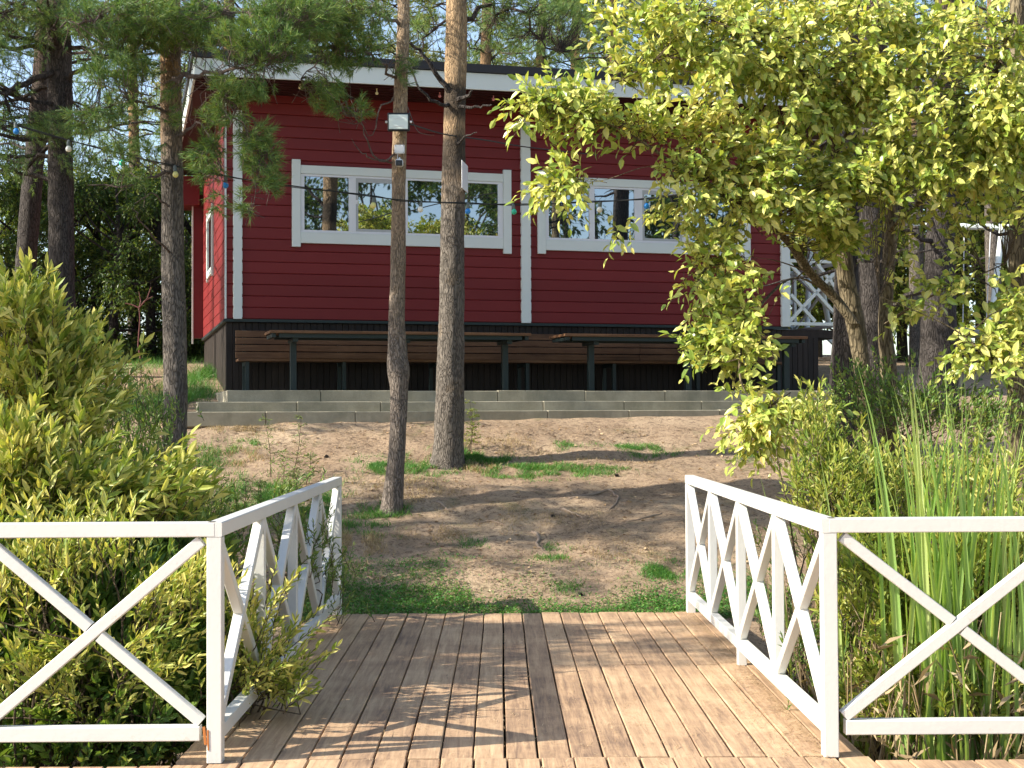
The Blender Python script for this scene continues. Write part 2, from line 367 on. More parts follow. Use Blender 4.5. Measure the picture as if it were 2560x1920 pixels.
# ------------------------------------------------------------------ railings
PW = .068
def rail_part(name, parent, f):
    g = Geo(); f(g); return g.build(name, WHITE, parent)
def railing(label, p0, p1, n, posts_foot, cat='railing', skip0=False, group=None):
    """panels from p0 to p1 (xy), rotated square tube, X brace in each bay"""
    a, b = Vector((*p0, 0)), Vector((*p1, 0)); d = (b-a); L = d.length; d.normalize()
    side = Vector((-d.y, d.x, 0))
    root = empty('railing', a, 0, label, cat, group); up = Vector((0, 0, 1))
    zt, zb = 1.08, .165
    rail_part('top_rail', root, lambda g: g.bar(-d*PW/2+up*(zt-.033), d*(L+PW/2)+up*(zt-.033), .07, .066, side))
    rail_part('bottom_rail', root, lambda g: g.bar(d*(PW/2), d*(L-PW/2)+up*0, .064, .064, side) if 0 else g.bar(d*(PW/2)+up*(zb-.033), d*(L-PW/2)+up*(zb-.033), .06, .066, side))
    w_ = L/n
    for i in range(n+1):
        if i == 0 and skip0: continue
        foot = 0.0 if i in posts_foot else zb-.0
        lo = 0.002 if i in posts_foot else zb
        c = d*(w_*i)
        rail_part('post', root, lambda g: g.bar(c+up*lo, c+up*(zt-.068), PW if i in (0, n) else .056, PW if i in (0, n) else .056, side))
        if i in posts_foot and i not in (0, n): pass
    for i in range(n):
        q0 = d*(w_*i+PW/2-.005); q1 = d*(w_*(i+1)-PW/2+.005); h0 = zb+.016; h1 = zt-.085
        rail_part('brace', root, lambda g: g.bar(q0+up*h0, q1+up*h1, .05, .052, side))
        m0 = (q0+q1)/2; hm = (h0+h1)/2
        def second(g):
            A = q0+up*h1; B = q1+up*h0; mm = (A+B)/2; dd = (B-A).normalized()
            g.bar(A, mm-dd*.031, .047, .05, side); g.bar(mm+dd*.031, B, .047, .05, side)
        rail_part('brace', root, second)
    return root
# left side rail, right side rail, front rails left and right
LX, RX = -1.256-PW/2, 1.459+PW/2
FW = 1.10
railing('white bridge railing on the left side of the wooden bridge with four X braced bays', (LX, YN+.0), (LX+.002, YF-.03), 4, (0, 2, 4))
railing('white bridge railing on the right side of the wooden bridge with four X braced bays', (RX, YN+.03), (RX+.002, YF-.03), 4, (0, 2, 4))
r = railing('white front railing with X brace at lower left in front of the leafy shrub', (LX-PW/2-1.02, YN), (LX-PW/2-.0, YN), 1, (0,))
r2 = railing('white front railing with X brace at lower right in front of the reeds', (RX+PW/2+.0, YN+.03), (RX+PW/2+1.10, YN+.03), 1, (1,))
for rr, at in ((r, 1), (r2, 0)):      # the corner post belongs to the side railing: drop the duplicate
    ps = [c for c in rr.children if c.name.startswith('post')]
    bpy.data.objects.remove(ps[at])
# next bay outwards, out of frame
railing('white railing bay continuing past the left edge of the picture', (LX-PW/2-1.02-PW-3.3, YN), (LX-PW/2-1.02-PW, YN), 3, (0, 1, 2, 3))
railing('white railing bay continuing past the right edge of the picture', (RX+PW/2+1.10+PW, YN+.03), (RX+PW/2+1.1+PW+3.3, YN+.03), 3, (0, 1, 2, 3))
ru = M('rust', .9); ru.col((.45, .16, .04)); RUST = ru.m
g = Geo(); g.bar((LX-PW/2-.012, YN-.0345, .165), (LX-PW/2-.004, YN-.0345, .085), .012, .003, (1, 0, 0), .001)
g.bar((LX-PW/2+.006, YN-.0355, .15), (LX-PW/2+.008, YN-.0355, .06), .008, .003, (1, 0, 0), .001)
rs = g.build('rust_stain', RUST, r); rs.location = Vector((0, 0, 0))-r.location; rs['label'] = 'orange rust streak at the corner joint'
# ------------------------------------------------------------------ house
HZ = 2.89; HL = 8.33; HD = 4.9; HTOP = 6.05
def hpt(x, y, z): return Vector((HC.x+x*CT-y*ST, HC.y+x*ST+y*CT, z))
def wp(dx, dy, yo=0.):          # sketch pixel -> (x', z) on the plane y'=yo
    r = ray(dx, dy); o = Vector((-HC.x, -HC.y)); oy = -o.x*ST+o.y*CT; ox = o.x*CT+o.y*ST
    ry = -r.x*ST+r.y*CT; rx = r.x*CT+r.y*ST; t = (yo-oy)/ry
    return ox+rx*t, EYE+r.z*t
house = empty('house', (HC.x, HC.y, 0), TH, 'single storey dark red timber house with white trims and a black plank base', 'house')
BP = .156
def siding(g, a, b, z0, z1, plane):
    z = z0; prof = []
    while z < z1-.01:
        zt = min(z+BP, z1); prof += [(.014, z), (0.002, z+.006), (0, z+.012), (0, zt-.010), (.004, zt-.004), (.014, zt)]; z += BP
    n = len(prof)
    if plane == 'front': vs = [(a, o, z) for o, z in prof]+[(b, o, z) for o, z in prof]
    else: vs = [(o, b, z) for o, z in prof]+[(o, a, z) for o, z in prof]
    g.add(vs, [(i, i+n, i+n+1, i+1) for i in range(n-1)])
g = Geo(); siding(g, 0, HL+.02, HZ, HTOP, 'front'); siding(g, .0, HD, HZ, HTOP-.05, 'side')
g.box(.016, HL-.01, .016, HD, HZ-.02, HTOP-.3); g.build('wall', RED, house)
g = Geo(); g.box(-.16, -.002, HD-.12, HD+.06, HZ, 5.3, .004); g.build('corner_log', REDP, house)
g = Geo(); g.box(-.185, -.161, HD-.13, HD-.10, HZ-.1, 5.2); g.build('corner_trim', WHITE2, house)
g = Geo(); g.box(-.012, .012, -.016, -.001, HZ, HTOP-.1); g.build('corner_trim', WHITE2, house)
for a, b, top, bot in ((504, 522, 240, 684), (1126, 1143, 258, 692), (1687, 1701, 300, 697)):
    x0, z0 = wp(a, bot); x1, z1 = wp(b, top)
    g = Geo(); z = HZ-.0
    g.box(x0, x1, -.045, -.002, HZ-.005, z1, .003)
    k = 0                            # little notches where the trim follows the boards
    while z < z1-BP:
        g.box(x0-.006, x0-.001, -.04, -.003, z+.02, z+BP-.02); g.box(x1+.001, x1+.006, -.04, -.003, z+.02, z+BP-.02); z += BP
    g.build('corner_trim', WHITE2, house)
# base of dark vertical planks
g = Geo(); x = .01
while x < HL+.55:
    wd = .088; g.box(x, x+wd-.006, .03+random.uniform(0, .004), .06, 1.72, HZ-.045, .003); x += wd
x = .05
while x < HD:
    g.box(.03+random.uniform(0, .004), .06, x, x+.082, 1.5, HZ-.045, .003); x += .088
g.box(.062, HL+.5, .062, HD, 1.4, HZ-.05); g.build('base', DARKPL, house)
g = Geo(); g.box(-.03, HL+.03, -.02, .03, HZ-.042, HZ-.004); g.box(-.02, .03, .032, HD, HZ-.042, HZ-.004); g.build('base_flashing', BLACKMETAL, house)
# roof
RX0, RX1, RY0, RY1 = -.41, 10.0, -.9, 5.3
def rz_(y): return 5.97-(y-RY0)*.045
roof = empty('roof'); roof.parent = house; roof.rotation_euler = (0, -.009, 0)
g = Geo(); vs = []
for y in (RY0+.03, RY1): vs += [(RX0+.03, y, rz_(y)+.02), (RX1-.03, y, rz_(y)+.02), (RX1-.03, y, rz_(y)+.25), (RX0+.03, y, rz_(y)+.25)]
g.add(vs, [(0, 1, 2, 3), (7, 6, 5, 4), (0, 4, 5, 1), (3, 2, 6, 7), (1, 5, 6, 2), (0, 3, 7, 4)]); 
for i in range(1, 7):               # soffit board grooves as thin battens
    yy = RY0+.03+i*.125; g.box(RX0+.04, RX1-.04, yy-.006, yy+.002, rz_(yy)+.004, rz_(yy)+.0195)
g.build('soffit', SOFF, roof)
g = Geo(); g.box(RX0, RX1, RY0, RY0+.028, 5.96, 6.185, .003); g.build('fascia', WHITE2, roof)
g = Geo(); g.add([(RX0, RY0+.029, 5.96), (RX0+.028, RY0+.029, 5.96), (RX0+.028, RY1, rz_(RY1)-.01), (RX0, RY1, rz_(RY1)-.01),
                  (RX0, RY0+.029, 6.185), (RX0+.028, RY0+.029, 6.185), (RX0+.028, RY1, rz_(RY1)+.22), (RX0, RY1, rz_(RY1)+.22)],
                 [(3, 2, 1, 0), (4, 5, 6, 7), (0, 1, 5, 4), (1, 2, 6, 5), (2, 3, 7, 6), (3, 0, 4, 7)]); g.build('side_fascia', WHITE2, roof)
g = Geo(); vs = []
for y in (RY0-.03, RY1+.03): vs += [(RX0-.03, y, rz_(y)+.222+.0), (RX1+.03, y, rz_(y)+.222), (RX1+.03, y, rz_(y)+.33), (RX0-.03, y, rz_(y)+.33)]
g.add(vs, [(0, 1, 2, 3), (7, 6, 5, 4), (0, 4, 5, 1), (3, 2, 6, 7), (1, 5, 6, 2), (0, 3, 7, 4)]); g.build('roof_covering', m_paint('roof_metal', (.03, .027, .03), .5, .1), roof)
g = Geo(); g.box(RX0+.035, -.02, HD-.3, RY1-.02, 5.1, 5.58, .005); g.build('rear_beam', REDP, roof)
# windows
def window(dx0, dx1, sk, panes, zt0, zb0, xr=None):
    """outer boards dx0..dx1 in sketch px, measured on the wall"""
    win = empty('window'); win.parent = house
    x0 = wp(dx0, 450)[0]; x1 = wp(dx1, 450)[0]; bw = .118
    zt, zb = zt0, zb0
    g = Geo()
    g.box(x0, x0+bw, -.05, -.001, zb-.055, zt+.075, .003); g.box(x1-bw, x1, -.05, -.001, zb-.07, zt+.06, .003)
    g.box(x0+bw+.002, x1-bw-.002, -.042, -.001, zt-.115, zt, .003); g.box(x0+bw+.002, x1-bw-.002, -.042, -.001, zb, zb+.15, .003)
    g.build('trim', WHITE2, win)
    ia, ib = x0+bw+.004, x1-bw-.004; zl, zh = zb+.152, zt-.117
    edges = [(wp(a, 450)[0], wp(b, 450)[0]) for a, b in panes]
    g = Geo(); f = .03
    g.box(ia, ib, -.03, -.002, zh-f, zh-.001); g.box(ia, ib, -.03, -.002, zl+.001, zl+f)
    xs = [ia]+[e for ab in edges for e in ab]+[ib]
    for i in range(0, len(xs), 2):
        if xs[i+1]-xs[i] > .004: g.box(xs[i], xs[i+1], -.033, -.002, zl+f+.001, zh-f-.001, .002)
    g.build('frame', WHITEPL, win)
    for i, (a, b) in enumerate(edges):
        g = Geo(); rot = random.uniform(-.0045, .0045)
        z0, z1 = zl+f+.002, zh-f-.002
        if i == sk:                  # opening sash sits deeper, with a frame of its own
            gs = Geo(); s_ = .035
            gs.box(a+.002, b-.002, -.024, -.004, z1-s_*1.6, z1); gs.box(a+.002, b-.002, -.024, -.004, z0, z0+s_)
            gs.box(a+.002, a+s_, -.024, -.004, z0+s_+.001, z1-s_*1.6-.001); gs.box(b-s_, b-.002, -.024, -.004, z0+s_+.001, z1-s_*1.6-.001)
            gs.build('sash', m_paint('grey_sash', (.45, .47, .47), .4, .04), win)
            a += s_+.002; b -= s_+.002; z0 += s_+.002; z1 -= s_*1.6+.002
            rt = .05
        else: rt = 0
        g.add([(a, -.012-rot, z0), (b, -.012+rot, z0), (b, -.012+rot-rt*.25, z1), (a, -.012-rot-rt*.25, z1), (a, -.003, z0), (b, -.003, z0), (b, -.003, z1), (a, -.003, z1)],
              [(0, 1, 2, 3), (4, 7, 6, 5), (0, 4, 5, 1), (1, 5, 6, 2), (2, 6, 7, 3), (3, 7, 4, 0)])
        g.build('pane', GLASS, win)
    return win
WT = wp(640, 357)[1]; WB = wp(640, 525)[1]
window(630, 1103, 1, [(657, 753), (768, 866), (880, 972), (984, 1075)], WT, WB)
window(1160, 1618, 2, [(1184, 1272), (1283, 1369), (1386, 1472), (1488, 1592)], WT, WB)
# narrow window in the left wall
wl = empty('window'); wl.parent = house
g = Geo(); ya, yb, za, zb2 = 2.3, 3.5, 3.75, 4.75
g.box(-.03, -.001, ya, ya+.1, za-.05, zb2+.05); g.box(-.03, -.001, yb-.1, yb, za-.05, zb2+.05); g.box(-.028, -.001, ya+.1, yb-.1, zb2-.1, zb2); g.box(-.028, -.001, ya+.1, yb-.1, za, za+.1); g.build('trim', WHITE2, wl)
g = Geo(); g.box(-.014, -.002, ya+.101, yb-.101, za+.101, zb2-.101); g.build('pane', GLASS, wl)
# eave lights: little globes under the roof edge
for (dx, dy, col) in ((648, 196, 'yellow'), (814, 208, 'yellow'), (950, 214, 'pink'), (1066, 221, 'pink'), (1128, 226, 'pink')):
    x, z = wp(dx, dy, -.7); z = min(z+.04, rz_(-.7)-.03)
    g = Geo(); g.sphere((x, -.7, z), .022); g.tube([(x, -.7, z+.02), (x, -.7, rz_(-.7)+.005)], .009, 6)
    pl = M('globe_'+col, .3); pl.col((.75, .65, .35) if col == 'yellow' else (.7, .25, .25))
    o = g.build('globe_bulb', pl.m, house); o['label'] = 'small %s globe bulb under the eave' % col
# porch at the right end
x0, z0 = wp(1701, 708); x1, zt = wp(1790, 566)
porch = empty('porch_railing', (0, 0, 0), 0, 'white lattice porch railing at the right end of the red house', 'railing')
for yy in (-.02, 1.6):
    def pb(p, q, a=.05, b=.05): return (hpt(p[0], yy, p[1]), hpt(q[0], yy, q[1]), a, b)
    x1b = x0+.95
    for (p, q, nm) in (((x0+.02, z0+.06), (x1b, z0+.06), 'bottom_rail'), ((x0+.02, zt), (x1b, zt), 'top_rail'), ((x1b, z0-.1), (x1b, zt+.03), 'post'),
                       ((x0+.03, zt-.04), (x1b-.03, z0+.1), 'brace'), ((x0+.03, z0+.1), (x1b-.03, zt-.04), 'brace'), ((x0+.5, zt-.04), (x1b-.04, z0+.5), 'brace'), ((x0+.05, z0+.5), (x0+.45, z0+.1), 'brace')):
        off = {'bottom_rail': 0, 'top_rail': 0, 'post': .0, 'brace': .0}[nm]
        g = Geo(); g.bar(*pb(p, q, .07 if nm == 'post' else .045, .05), side=(-ST, CT, 0)); g.build(nm, WHITE2, porch)
g = Geo(); g.bar(hpt(x0+.95, .02, zt), hpt(x0+.95, 1.55, zt), .045, .05); g.build('top_rail', WHITE2, porch)
g = Geo(); g.bar(hpt(x0+.95, .02, z0+.06), hpt(x0+.95, 1.55, z0+.06), .045, .05); g.build('bottom_rail', WHITE2, porch)
g = Geo()
a_, b_ = hpt(x0+.95, .03, z0+.1), hpt(x0+.95, 1.55, zt-.05); c_, d_ = hpt(x0+.95, .03, zt-.05), hpt(x0+.95, 1.55, z0+.1)
g.bar(a_, b_, .04, .04); g.build('brace', WHITE2, porch); g = Geo(); g.bar(c_, d_, .036, .036); g.build('brace', WHITE2, porch)
for (p, q) in (((x0+1.0, .8, zt-.25), (x0+2.3, .8, z0-.55)), ((x0+1.0, .8, z0), (x0+2.3, .8, z0-1.1))):
    g = Geo(); g.bar(hpt(*p), hpt(*q), .05, .06, side=(-ST, CT, 0)); g.build('stair_rail', WHITE2, porch)
g = Geo(); g.box(HL+.01, HL+.95+.08, .03, HD, HZ-.16, HZ-.05); g.build('porch_floor', DARKPL, house)
g = Geo(); g.box(HL+.95-.02, HL+1.03, -.02, .06, HZ-.04, 5.86, .004); g.build('porch_post', WHITE2, house)
# ------------------------------------------------------------------ steps (kerb blocks of concrete)
stp = empty('terrace_steps', (HC.x, HC.y, 0), TH, 'three long low concrete steps running in front of the red house', 'steps')
sy = [-1.95, -2.28, -2.61]; st_z = []
for i, (lx, dyy) in enumerate(((490, 843.5), (427, 868), (352, 890))):
    x0s, zs = wp(lx, dyy, sy[i]); st_z.append(zs); 
    g = Geo(); x = x0s; back = [0.03, sy[0]+.0, sy[1]][i]
    while x < HL+.9:
        ln = min(random.uniform(.95, 1.25), HL+.95-x); jx = random.uniform(-.004, .004)
        g.box(x, x+ln-.007, sy[i]+jx, sy[i]+.09, zs-.17, zs+random.uniform(-.004, .003), .007); x += ln
    g.box(x0s, x0s+.09, sy[i]+.1, back-.01+(.4 if i == 0 else 0), zs-.17, zs, .006)
    g.build('kerb', CONC, stp)
    g = Geo(); g.box(x0s+.1, HL+.9, sy[i]+.095, back-.003, zs-.25, zs-.012); g.build('tread', CONC, stp)
PZT = st_z[0]
# ------------------------------------------------------------------ bench and tables
bench = empty('bench', (HC.x, HC.y, 0), TH, 'long brown plank bench with a backrest running along the black house base', 'bench')
bx0, bx1 = wp(512, 760, -.35)[0], HL-.25
zs_ = wp(600, 775, -.5)[1]
ztop = wp(600, 713, -.15)[1]; zs_b = zs_+.02
nb = 4; hb = (ztop-zs_b)/nb
for i in range(nb):
    g = Geo(); x = bx0
    while x < bx1-.1:
        ln = min(2.9, bx1-x); g.box(x, x+ln-.006, -.135+.0*i, -.105, zs_b+i*hb, zs_b+(i+1)*hb-.012, .003); x += ln
    g.build('back_slat', BENCHM, bench)
g = Geo()
for k in range(3): g.box(bx0, bx1, -.55+k*.135, -.55+k*.135+.125, zs_-.035, zs_, .004)
g.build('seat', BENCHM, bench)
n = 6
for i in range(n+1):
    x = bx0+.12+(bx1-bx0-.24)*i/n
    g = Geo(); g.box(x-.025, x+.025, -.5, -.45, PZT-.01, zs_-.037); g.box(x-.025, x+.025, -.449, -.1, zs_-.09, zs_-.037); g.box(x-.025, x+.025, -.1, -.06, PZT-.01, ztop); g.build('leg', BLACKMETAL, bench)
def table(a, b, legs, label):
    yo = -1.25; t = empty('table', (HC.x, HC.y, 0), TH, label, 'table')
    xa, zt = wp(a, 712, yo); xb = wp(b, 712, yo)[0]; zt = wp(600, 713, yo)[1]
    g = Geo(); 
    for k in range(5): g.box(xa, xb, yo+k*.14, yo+k*.14+.132, zt-.035, zt, .004)
    g.build('tabletop', BENCHM, t)
    g = Geo(); g.box(xa+.12, xb-.12, yo+.035, yo+.085, zt-.09, zt-.037); g.box(xa+.12, xb-.12, yo+.60, yo+.65, zt-.09, zt-.037)
    for x in (xa+.03, xb-.08): g.box(x, x+.05, yo+.03, yo+.66, zt-.088, zt-.038)
    g.build('under_frame', BLACKMETAL, t)
    for l in legs:
        x = wp(l, 780, yo+.3)[0]
        g = Geo(); g.box(x-.04, x+.04, yo+.3, yo+.38, PZT-.01, zt-.091, .003); g.box(x-.035, x+.035, yo+.09, yo+.6, zt-.14, zt-.0915); g.box(x-.1, x+.1, yo+.24, yo+.44, PZT-.012, PZT+.006); g.build('leg', BLACKMETAL, t)
table(583, 1148, (634, 874, 1092), 'long outdoor table with dark green legs below the left window')
table(1220, 1745, (1278, 1488, 1700), 'long outdoor table with dark green legs below the right window')
#@@VEG
# ------------------------------------------------------------------ vegetation builders
def nrm(a): return a/np.maximum(1e-9, np.linalg.norm(a, axis=-1, keepdims=True))
def leaves(pos, d, up, ln, wd, simple=False, curl=.18, fold=.16):
    """batch of leaves as real folded blades"""
    pos = np.asarray(pos, float); d = nrm(np.asarray(d, float)); N = len(pos)
    s = nrm(np.cross(d, up)); u = np.cross(s, d)
    ln = np.broadcast_to(ln, (N,))[:, None]; wd = np.broadcast_to(wd, (N,))[:, None]
    if simple:
        T = [(0, 0, 0), (.45, -.5, fold), (1, 0, -curl), (.45, .5, fold)]; F = [[(0, 1, 2), (0, 2, 3)]]
    else:
        T = [(0, 0, 0), (.28, -.42, fold*.8), (.66, -.38, fold*.6-curl*.4), (1, 0, -curl), (.66, .38, fold*.6-curl*.4), (.28, .42, fold*.8), (.3, 0, 0), (.66, 0, -curl*.4)]
        F = [[(0, 1, 6), (0, 6, 5), (7, 2, 3), (7, 3, 4)], [(6, 1, 2, 7), (5, 6, 7, 4)]]
    V = np.stack([pos+d*ln*a+s*wd*b+u*ln*c*.6 for a, b, c in T], 1); k = len(T)
    base = (np.arange(N)*k)[:, None, None]
    return V.reshape(-1, 3), [(np.array(f)[None]+base).reshape(-1, len(f[0])) for f in F]
def rdir(n): return nrm(rng.normal(size=(n, 3)))
def sprays(P, D, L, n, ll, lw, droop=.25, open_=.9, up=.9, simple=False, sag=0., curl=.18):
    """P,D,L (m) twigs -> leaf batch and twig end points"""
    P = np.asarray(P, float); D = nrm(np.asarray(D, float)); m = len(P); L = np.broadcast_to(L, (m,))
    t = (np.arange(n)+.6)/n
    t = t[None, :]+rng.uniform(-.3, .3, (m, n))/n
    bend = np.array([0, 0, -1.])
    pos = P[:, None]+D[:, None]*(t*L[:, None])[..., None]+bend*(droop*(t**2)*L[:, None])[..., None]
    tang = nrm(D[:, None]+bend*(2*droop*t)[..., None])
    a0 = rng.uniform(0, 6.28, (m, 1)); az = a0+np.arange(n)[None]*2.4+rng.normal(0, .3, (m, n))
    r1 = nrm(np.cross(tang, rdir(1)[0])); r2 = np.cross(tang, r1)
    rad = r1*np.cos(az)[..., None]+r2*np.sin(az)[..., None]
    op = open_*(1.15-.7*t)[..., None]
    ld = nrm(tang+rad*op+np.array([0, 0, -sag])+rng.normal(0, .18, (m, n, 3)))
    un = nrm(np.array([-.42, -.38, .75])*up+rng.normal(0, .45, (m, n, 3))+tang*.3)
    sz = rng.uniform(.5, 1.2, (m, n))*(1-.25*np.abs(t-.5))
    ends = P+D*L[:, None]+bend*(droop*L)[:, None]
    return leaves(pos.reshape(-1, 3), ld.reshape(-1, 3), un.reshape(-1, 3), (ll*sz).ravel(), (lw*sz).ravel(), simple, curl), ends
def stems_bulk(P, E, r0, r1, mid=None):
    """thin three sided stems P->E"""
    P = np.asarray(P, float); E = np.asarray(E, float); m = len(P); d = nrm(E-P); a = nrm(np.cross(d, np.array([.31, .17, .93]))); b = np.cross(d, a)
    M_ = (P+E)/2 + (np.array([0, 0, .04])*np.linalg.norm(E-P, axis=1)[:, None] if mid is None else mid)
    r0 = np.broadcast_to(r0, (m,))[:, None]; r1 = np.broadcast_to(r1, (m,))[:, None]
    V = []
    for X, r in ((P, r0), (M_, (r0+r1)/2), (E, r1)):
        for k in range(3): V.append(X+(a*math.cos(2.094*k)+b*math.sin(2.094*k))*r)
    V = np.stack(V, 1); base = (np.arange(m)*9)[:, None, None]; f = []
    for q in (0, 3):
        for k in range(3): f.append((q+k, q+(k+1) % 3, q+3+(k+1) % 3, q+3+k))
    return V.reshape(-1, 3), [(np.array(f)[None]+base).reshape(-1, 4)]
def needles(P, D, L, k, nl, nw, ang=(.5, 1.1)):
    """needle brushes along shoots"""
    P = np.asarray(P, float); D = nrm(np.asarray(D, float)); m = len(P); L = np.broadcast_to(L, (m,))
    t = rng.uniform(.0, 1, (m, k)); pos = P[:, None]+D[:, None]*(t*L[:, None])[..., None]
    r1 = nrm(np.cross(D, rdir(m)))[:, None]; r2 = np.cross(D[:, None], r1); az = rng.uniform(0, 6.28, (m, k))[..., None]
    an = (rng.uniform(*ang, (m, k))*(1.1-.5*t))[..., None]
    d = nrm(D[:, None]*np.cos(an)+(r1*np.cos(az)+r2*np.sin(az))*np.sin(an)+np.array([0, 0, -.08]))
    s = nrm(np.cross(d, rdir(m*k).reshape(m, k, 3))); ln = (nl*rng.uniform(.7, 1.15, (m, k)))[..., None]
    V = np.stack([pos-s*nw/2, pos+s*nw/2, pos+d*ln], 2).reshape(-1, 3)
    return V, [np.arange(m*k*3).reshape(-1, 3)]
def curve(pts, n):
    """smooth resample of control points (Catmull-Rom), returns (n,len) array"""
    P = np.array([list(p) for p in pts], float); m = len(P); Q = np.vstack([2*P[0]-P[1], P, 2*P[-1]-P[-2]])
    out = []
    for u in np.linspace(0, m-1-1e-6, n):
        i = int(u); t = u-i; a, b, c, d = Q[i:i+4]
        out.append(.5*((2*b)+(-a+c)*t+(2*a-5*b+4*c-d)*t*t+(-a+3*b-3*c+d)*t**3))
    return np.array(out)
def trunk_geo(g, ctrl, seg=22, step=.06, rough=.035, flare=.0, freq=5.):
    """ctrl rows (x,y,z,r); bark relief is real displacement"""
    L = sum((Vector(ctrl[i+1][:3])-Vector(ctrl[i][:3])).length for i in range(len(ctrl)-1))
    n = max(6, int(L/step)); c = curve(ctrl, n); vs = []
    for i in range(n):
        x, y, z, r = c[i]
        fl = 1+flare*math.exp(-(z-c[0][2])/.12)
        for j in range(seg):
            a = 2*math.pi*j/seg; ca, sa = math.cos(a), math.sin(a)
            q = Vector((x+ca*r*3, y+sa*r*3, z*.6))
            d = noise.noise(q*freq)*rough*1.1+noise.noise(q*freq*3.1)*rough*.7+noise.noise(Vector((x*9, ca*.8, z*1.3)))*.05+flare*.35*math.exp(-(z-c[0][2])/.15)*math.sin(5*a+x*7)
            rr = max(.2*r, r*fl*(1+d)); vs.append((x+ca*rr, y+sa*rr, z))
    fs = [(i*seg+j, i*seg+(j+1) % seg, (i+1)*seg+(j+1) % seg, (i+1)*seg+j) for i in range(n-1) for j in range(seg)]
    g.add(vs, fs); return c
def limb(p0, p1, n=7, wob=.08, sag=0.):
    p0, p1 = np.array(p0, float), np.array(p1, float); L = np.linalg.norm(p1-p0); pts = [p0]; off = np.zeros(3)
    for i in range(1, n):
        t = i/(n-1); off = off+rng.normal(0, wob*L/n, 3); pts.append(p0+(p1-p0)*t+off*(1-.3*t)+np.array([0, 0, -sag*L*4*t*(1-t)]))
    return np.array(pts)
def dtrunk(rows, Y, top=None):
    """sketch pixel rows (x,y,width) at depth Y -> (x,y,z,r); continues to height top"""
    out = []
    for dx, dy, wd in rows[::1]:
        p = W(dx, dy, Y); out.append((p.x, p.y, p.z, wd*px2m(Y)/2))
    p = out[0]; zg = gz(p[0], p[1])
    if p[2] > zg-.05: out.insert(0, (p[0], p[1], zg-.15, p[3]*1.08))
    if top:
        a, b = out[-2], out[-1]; k = (top-b[2])/max(.1, (b[2]-a[2])); 
        for f in (.5, 1.): out.append((b[0]+(b[0]-a[0])*k*f*.35, b[1]+.1*f, b[2]+(top-b[2])*f, b[3]*(1-.8*f)))
    return out
def pine_crown(gb, gn, c, zlo, zhi, nb, blen, az=None, tufts=26, k=26, nl=.07, nw=.0035, dead=0, rise=(-.25, .35), shoot=.10):
    """branches with needle brushes from trunk curve c"""
    zz = c[:, 2]; TP, TD = [], []
    for i in range(nb):
        z = rng.uniform(zlo, zhi); j = int(np.argmin(abs(zz-z))); p0 = c[j, :3]; r = c[j, 3]
        a = rng.uniform(0, 6.28) if az is None else rng.uniform(*az)
        f = 1-.55*max(0, (z-zlo))/(zhi-zlo+.01); Lb = blen*f*rng.uniform(.6, 1.1)
        d = np.array([math.cos(a), math.sin(a), rng.uniform(*rise)])
        pts = limb(p0, p0+d*Lb, 8, .25, .03); gb.tube(pts, list(np.linspace(max(.008, r*.22), .004, 8)), 5)
        ns = int(tufts*Lb/2)
        if i < dead: ns = 0
        for q in range(max(2, ns//4 if i >= dead else 3)):
            t = rng.uniform(.25, 1); ip = pts[min(7, int(t*7))]
            d2 = nrm(d+rng.normal(0, .75, 3)); l2 = rng.uniform(.25, .6)*min(1, Lb)
            sp = limb(ip, ip+d2*l2, 5, .35, .05); gb.tube(sp, [.006, .005, .004, .003, .002], 4)
            if i >= dead:
                for e in range(4):
                    b_ = sp[min(4, 1+e)]; TP.append(b_); TD.append(nrm(d2+rng.normal(0, .6, 3)+np.array([0, 0, .15])))
        if i >= dead: TP.append(pts[-1]); TD.append(d)
    if TP:
        TP = np.array(TP); TD = np.array(TD); TP2 = np.repeat(TP, 2, 0)+rng.normal(0, .04, (len(TP)*2, 3)); TD2 = nrm(np.repeat(TD, 2, 0)+rng.normal(0, .4, (len(TP)*2, 3)))
        gn.bulk(*needles(TP2, TD2, shoot, k, nl, nw))
def build_tree(name, base, label, cat, tr, br, cr, mt, mb, mc, group=None):
    root = empty(name, base, 0, label, cat, group); inv = Vector(base)
    for nm, g, m_, sm in (('trunk', tr, mt, True), ('branches', br, mb, False), ('crown', cr, mc, False)):
        if g and (g.v or g.bulkv):
            o = g.build(nm, m_, root, sm); o.location = -inv
    return root
def pts_near(lobes, Y, n, clump=0., per=6):
    if clump:
        cp = pts_near(lobes, Y, max(4, n//per)); q = cp[rng.integers(0, len(cp), n)]
        return q+rng.normal(0, clump, (n, 3))*np.array([1, 1, .8])
    """volume points from ellipsoid lobes given as (sketch x, y, rx, ry, depth, depth radius, weight)"""
    w_ = np.array([l[6]*l[2]*l[3] for l in lobes], float); w_ /= w_.sum(); out = []
    for l, k in zip(lobes, rng.multinomial(n, w_)):
        d = rdir(k)*(rng.uniform(0, 1, (k, 1))**(1/2.4))
        c = W(l[0], l[1], l[4]); s = px2m(l[4])
        out.append(np.array(c)[None]+d*np.array([l[2]*s, l[5], l[3]*s]))
    return np.concatenate(out)
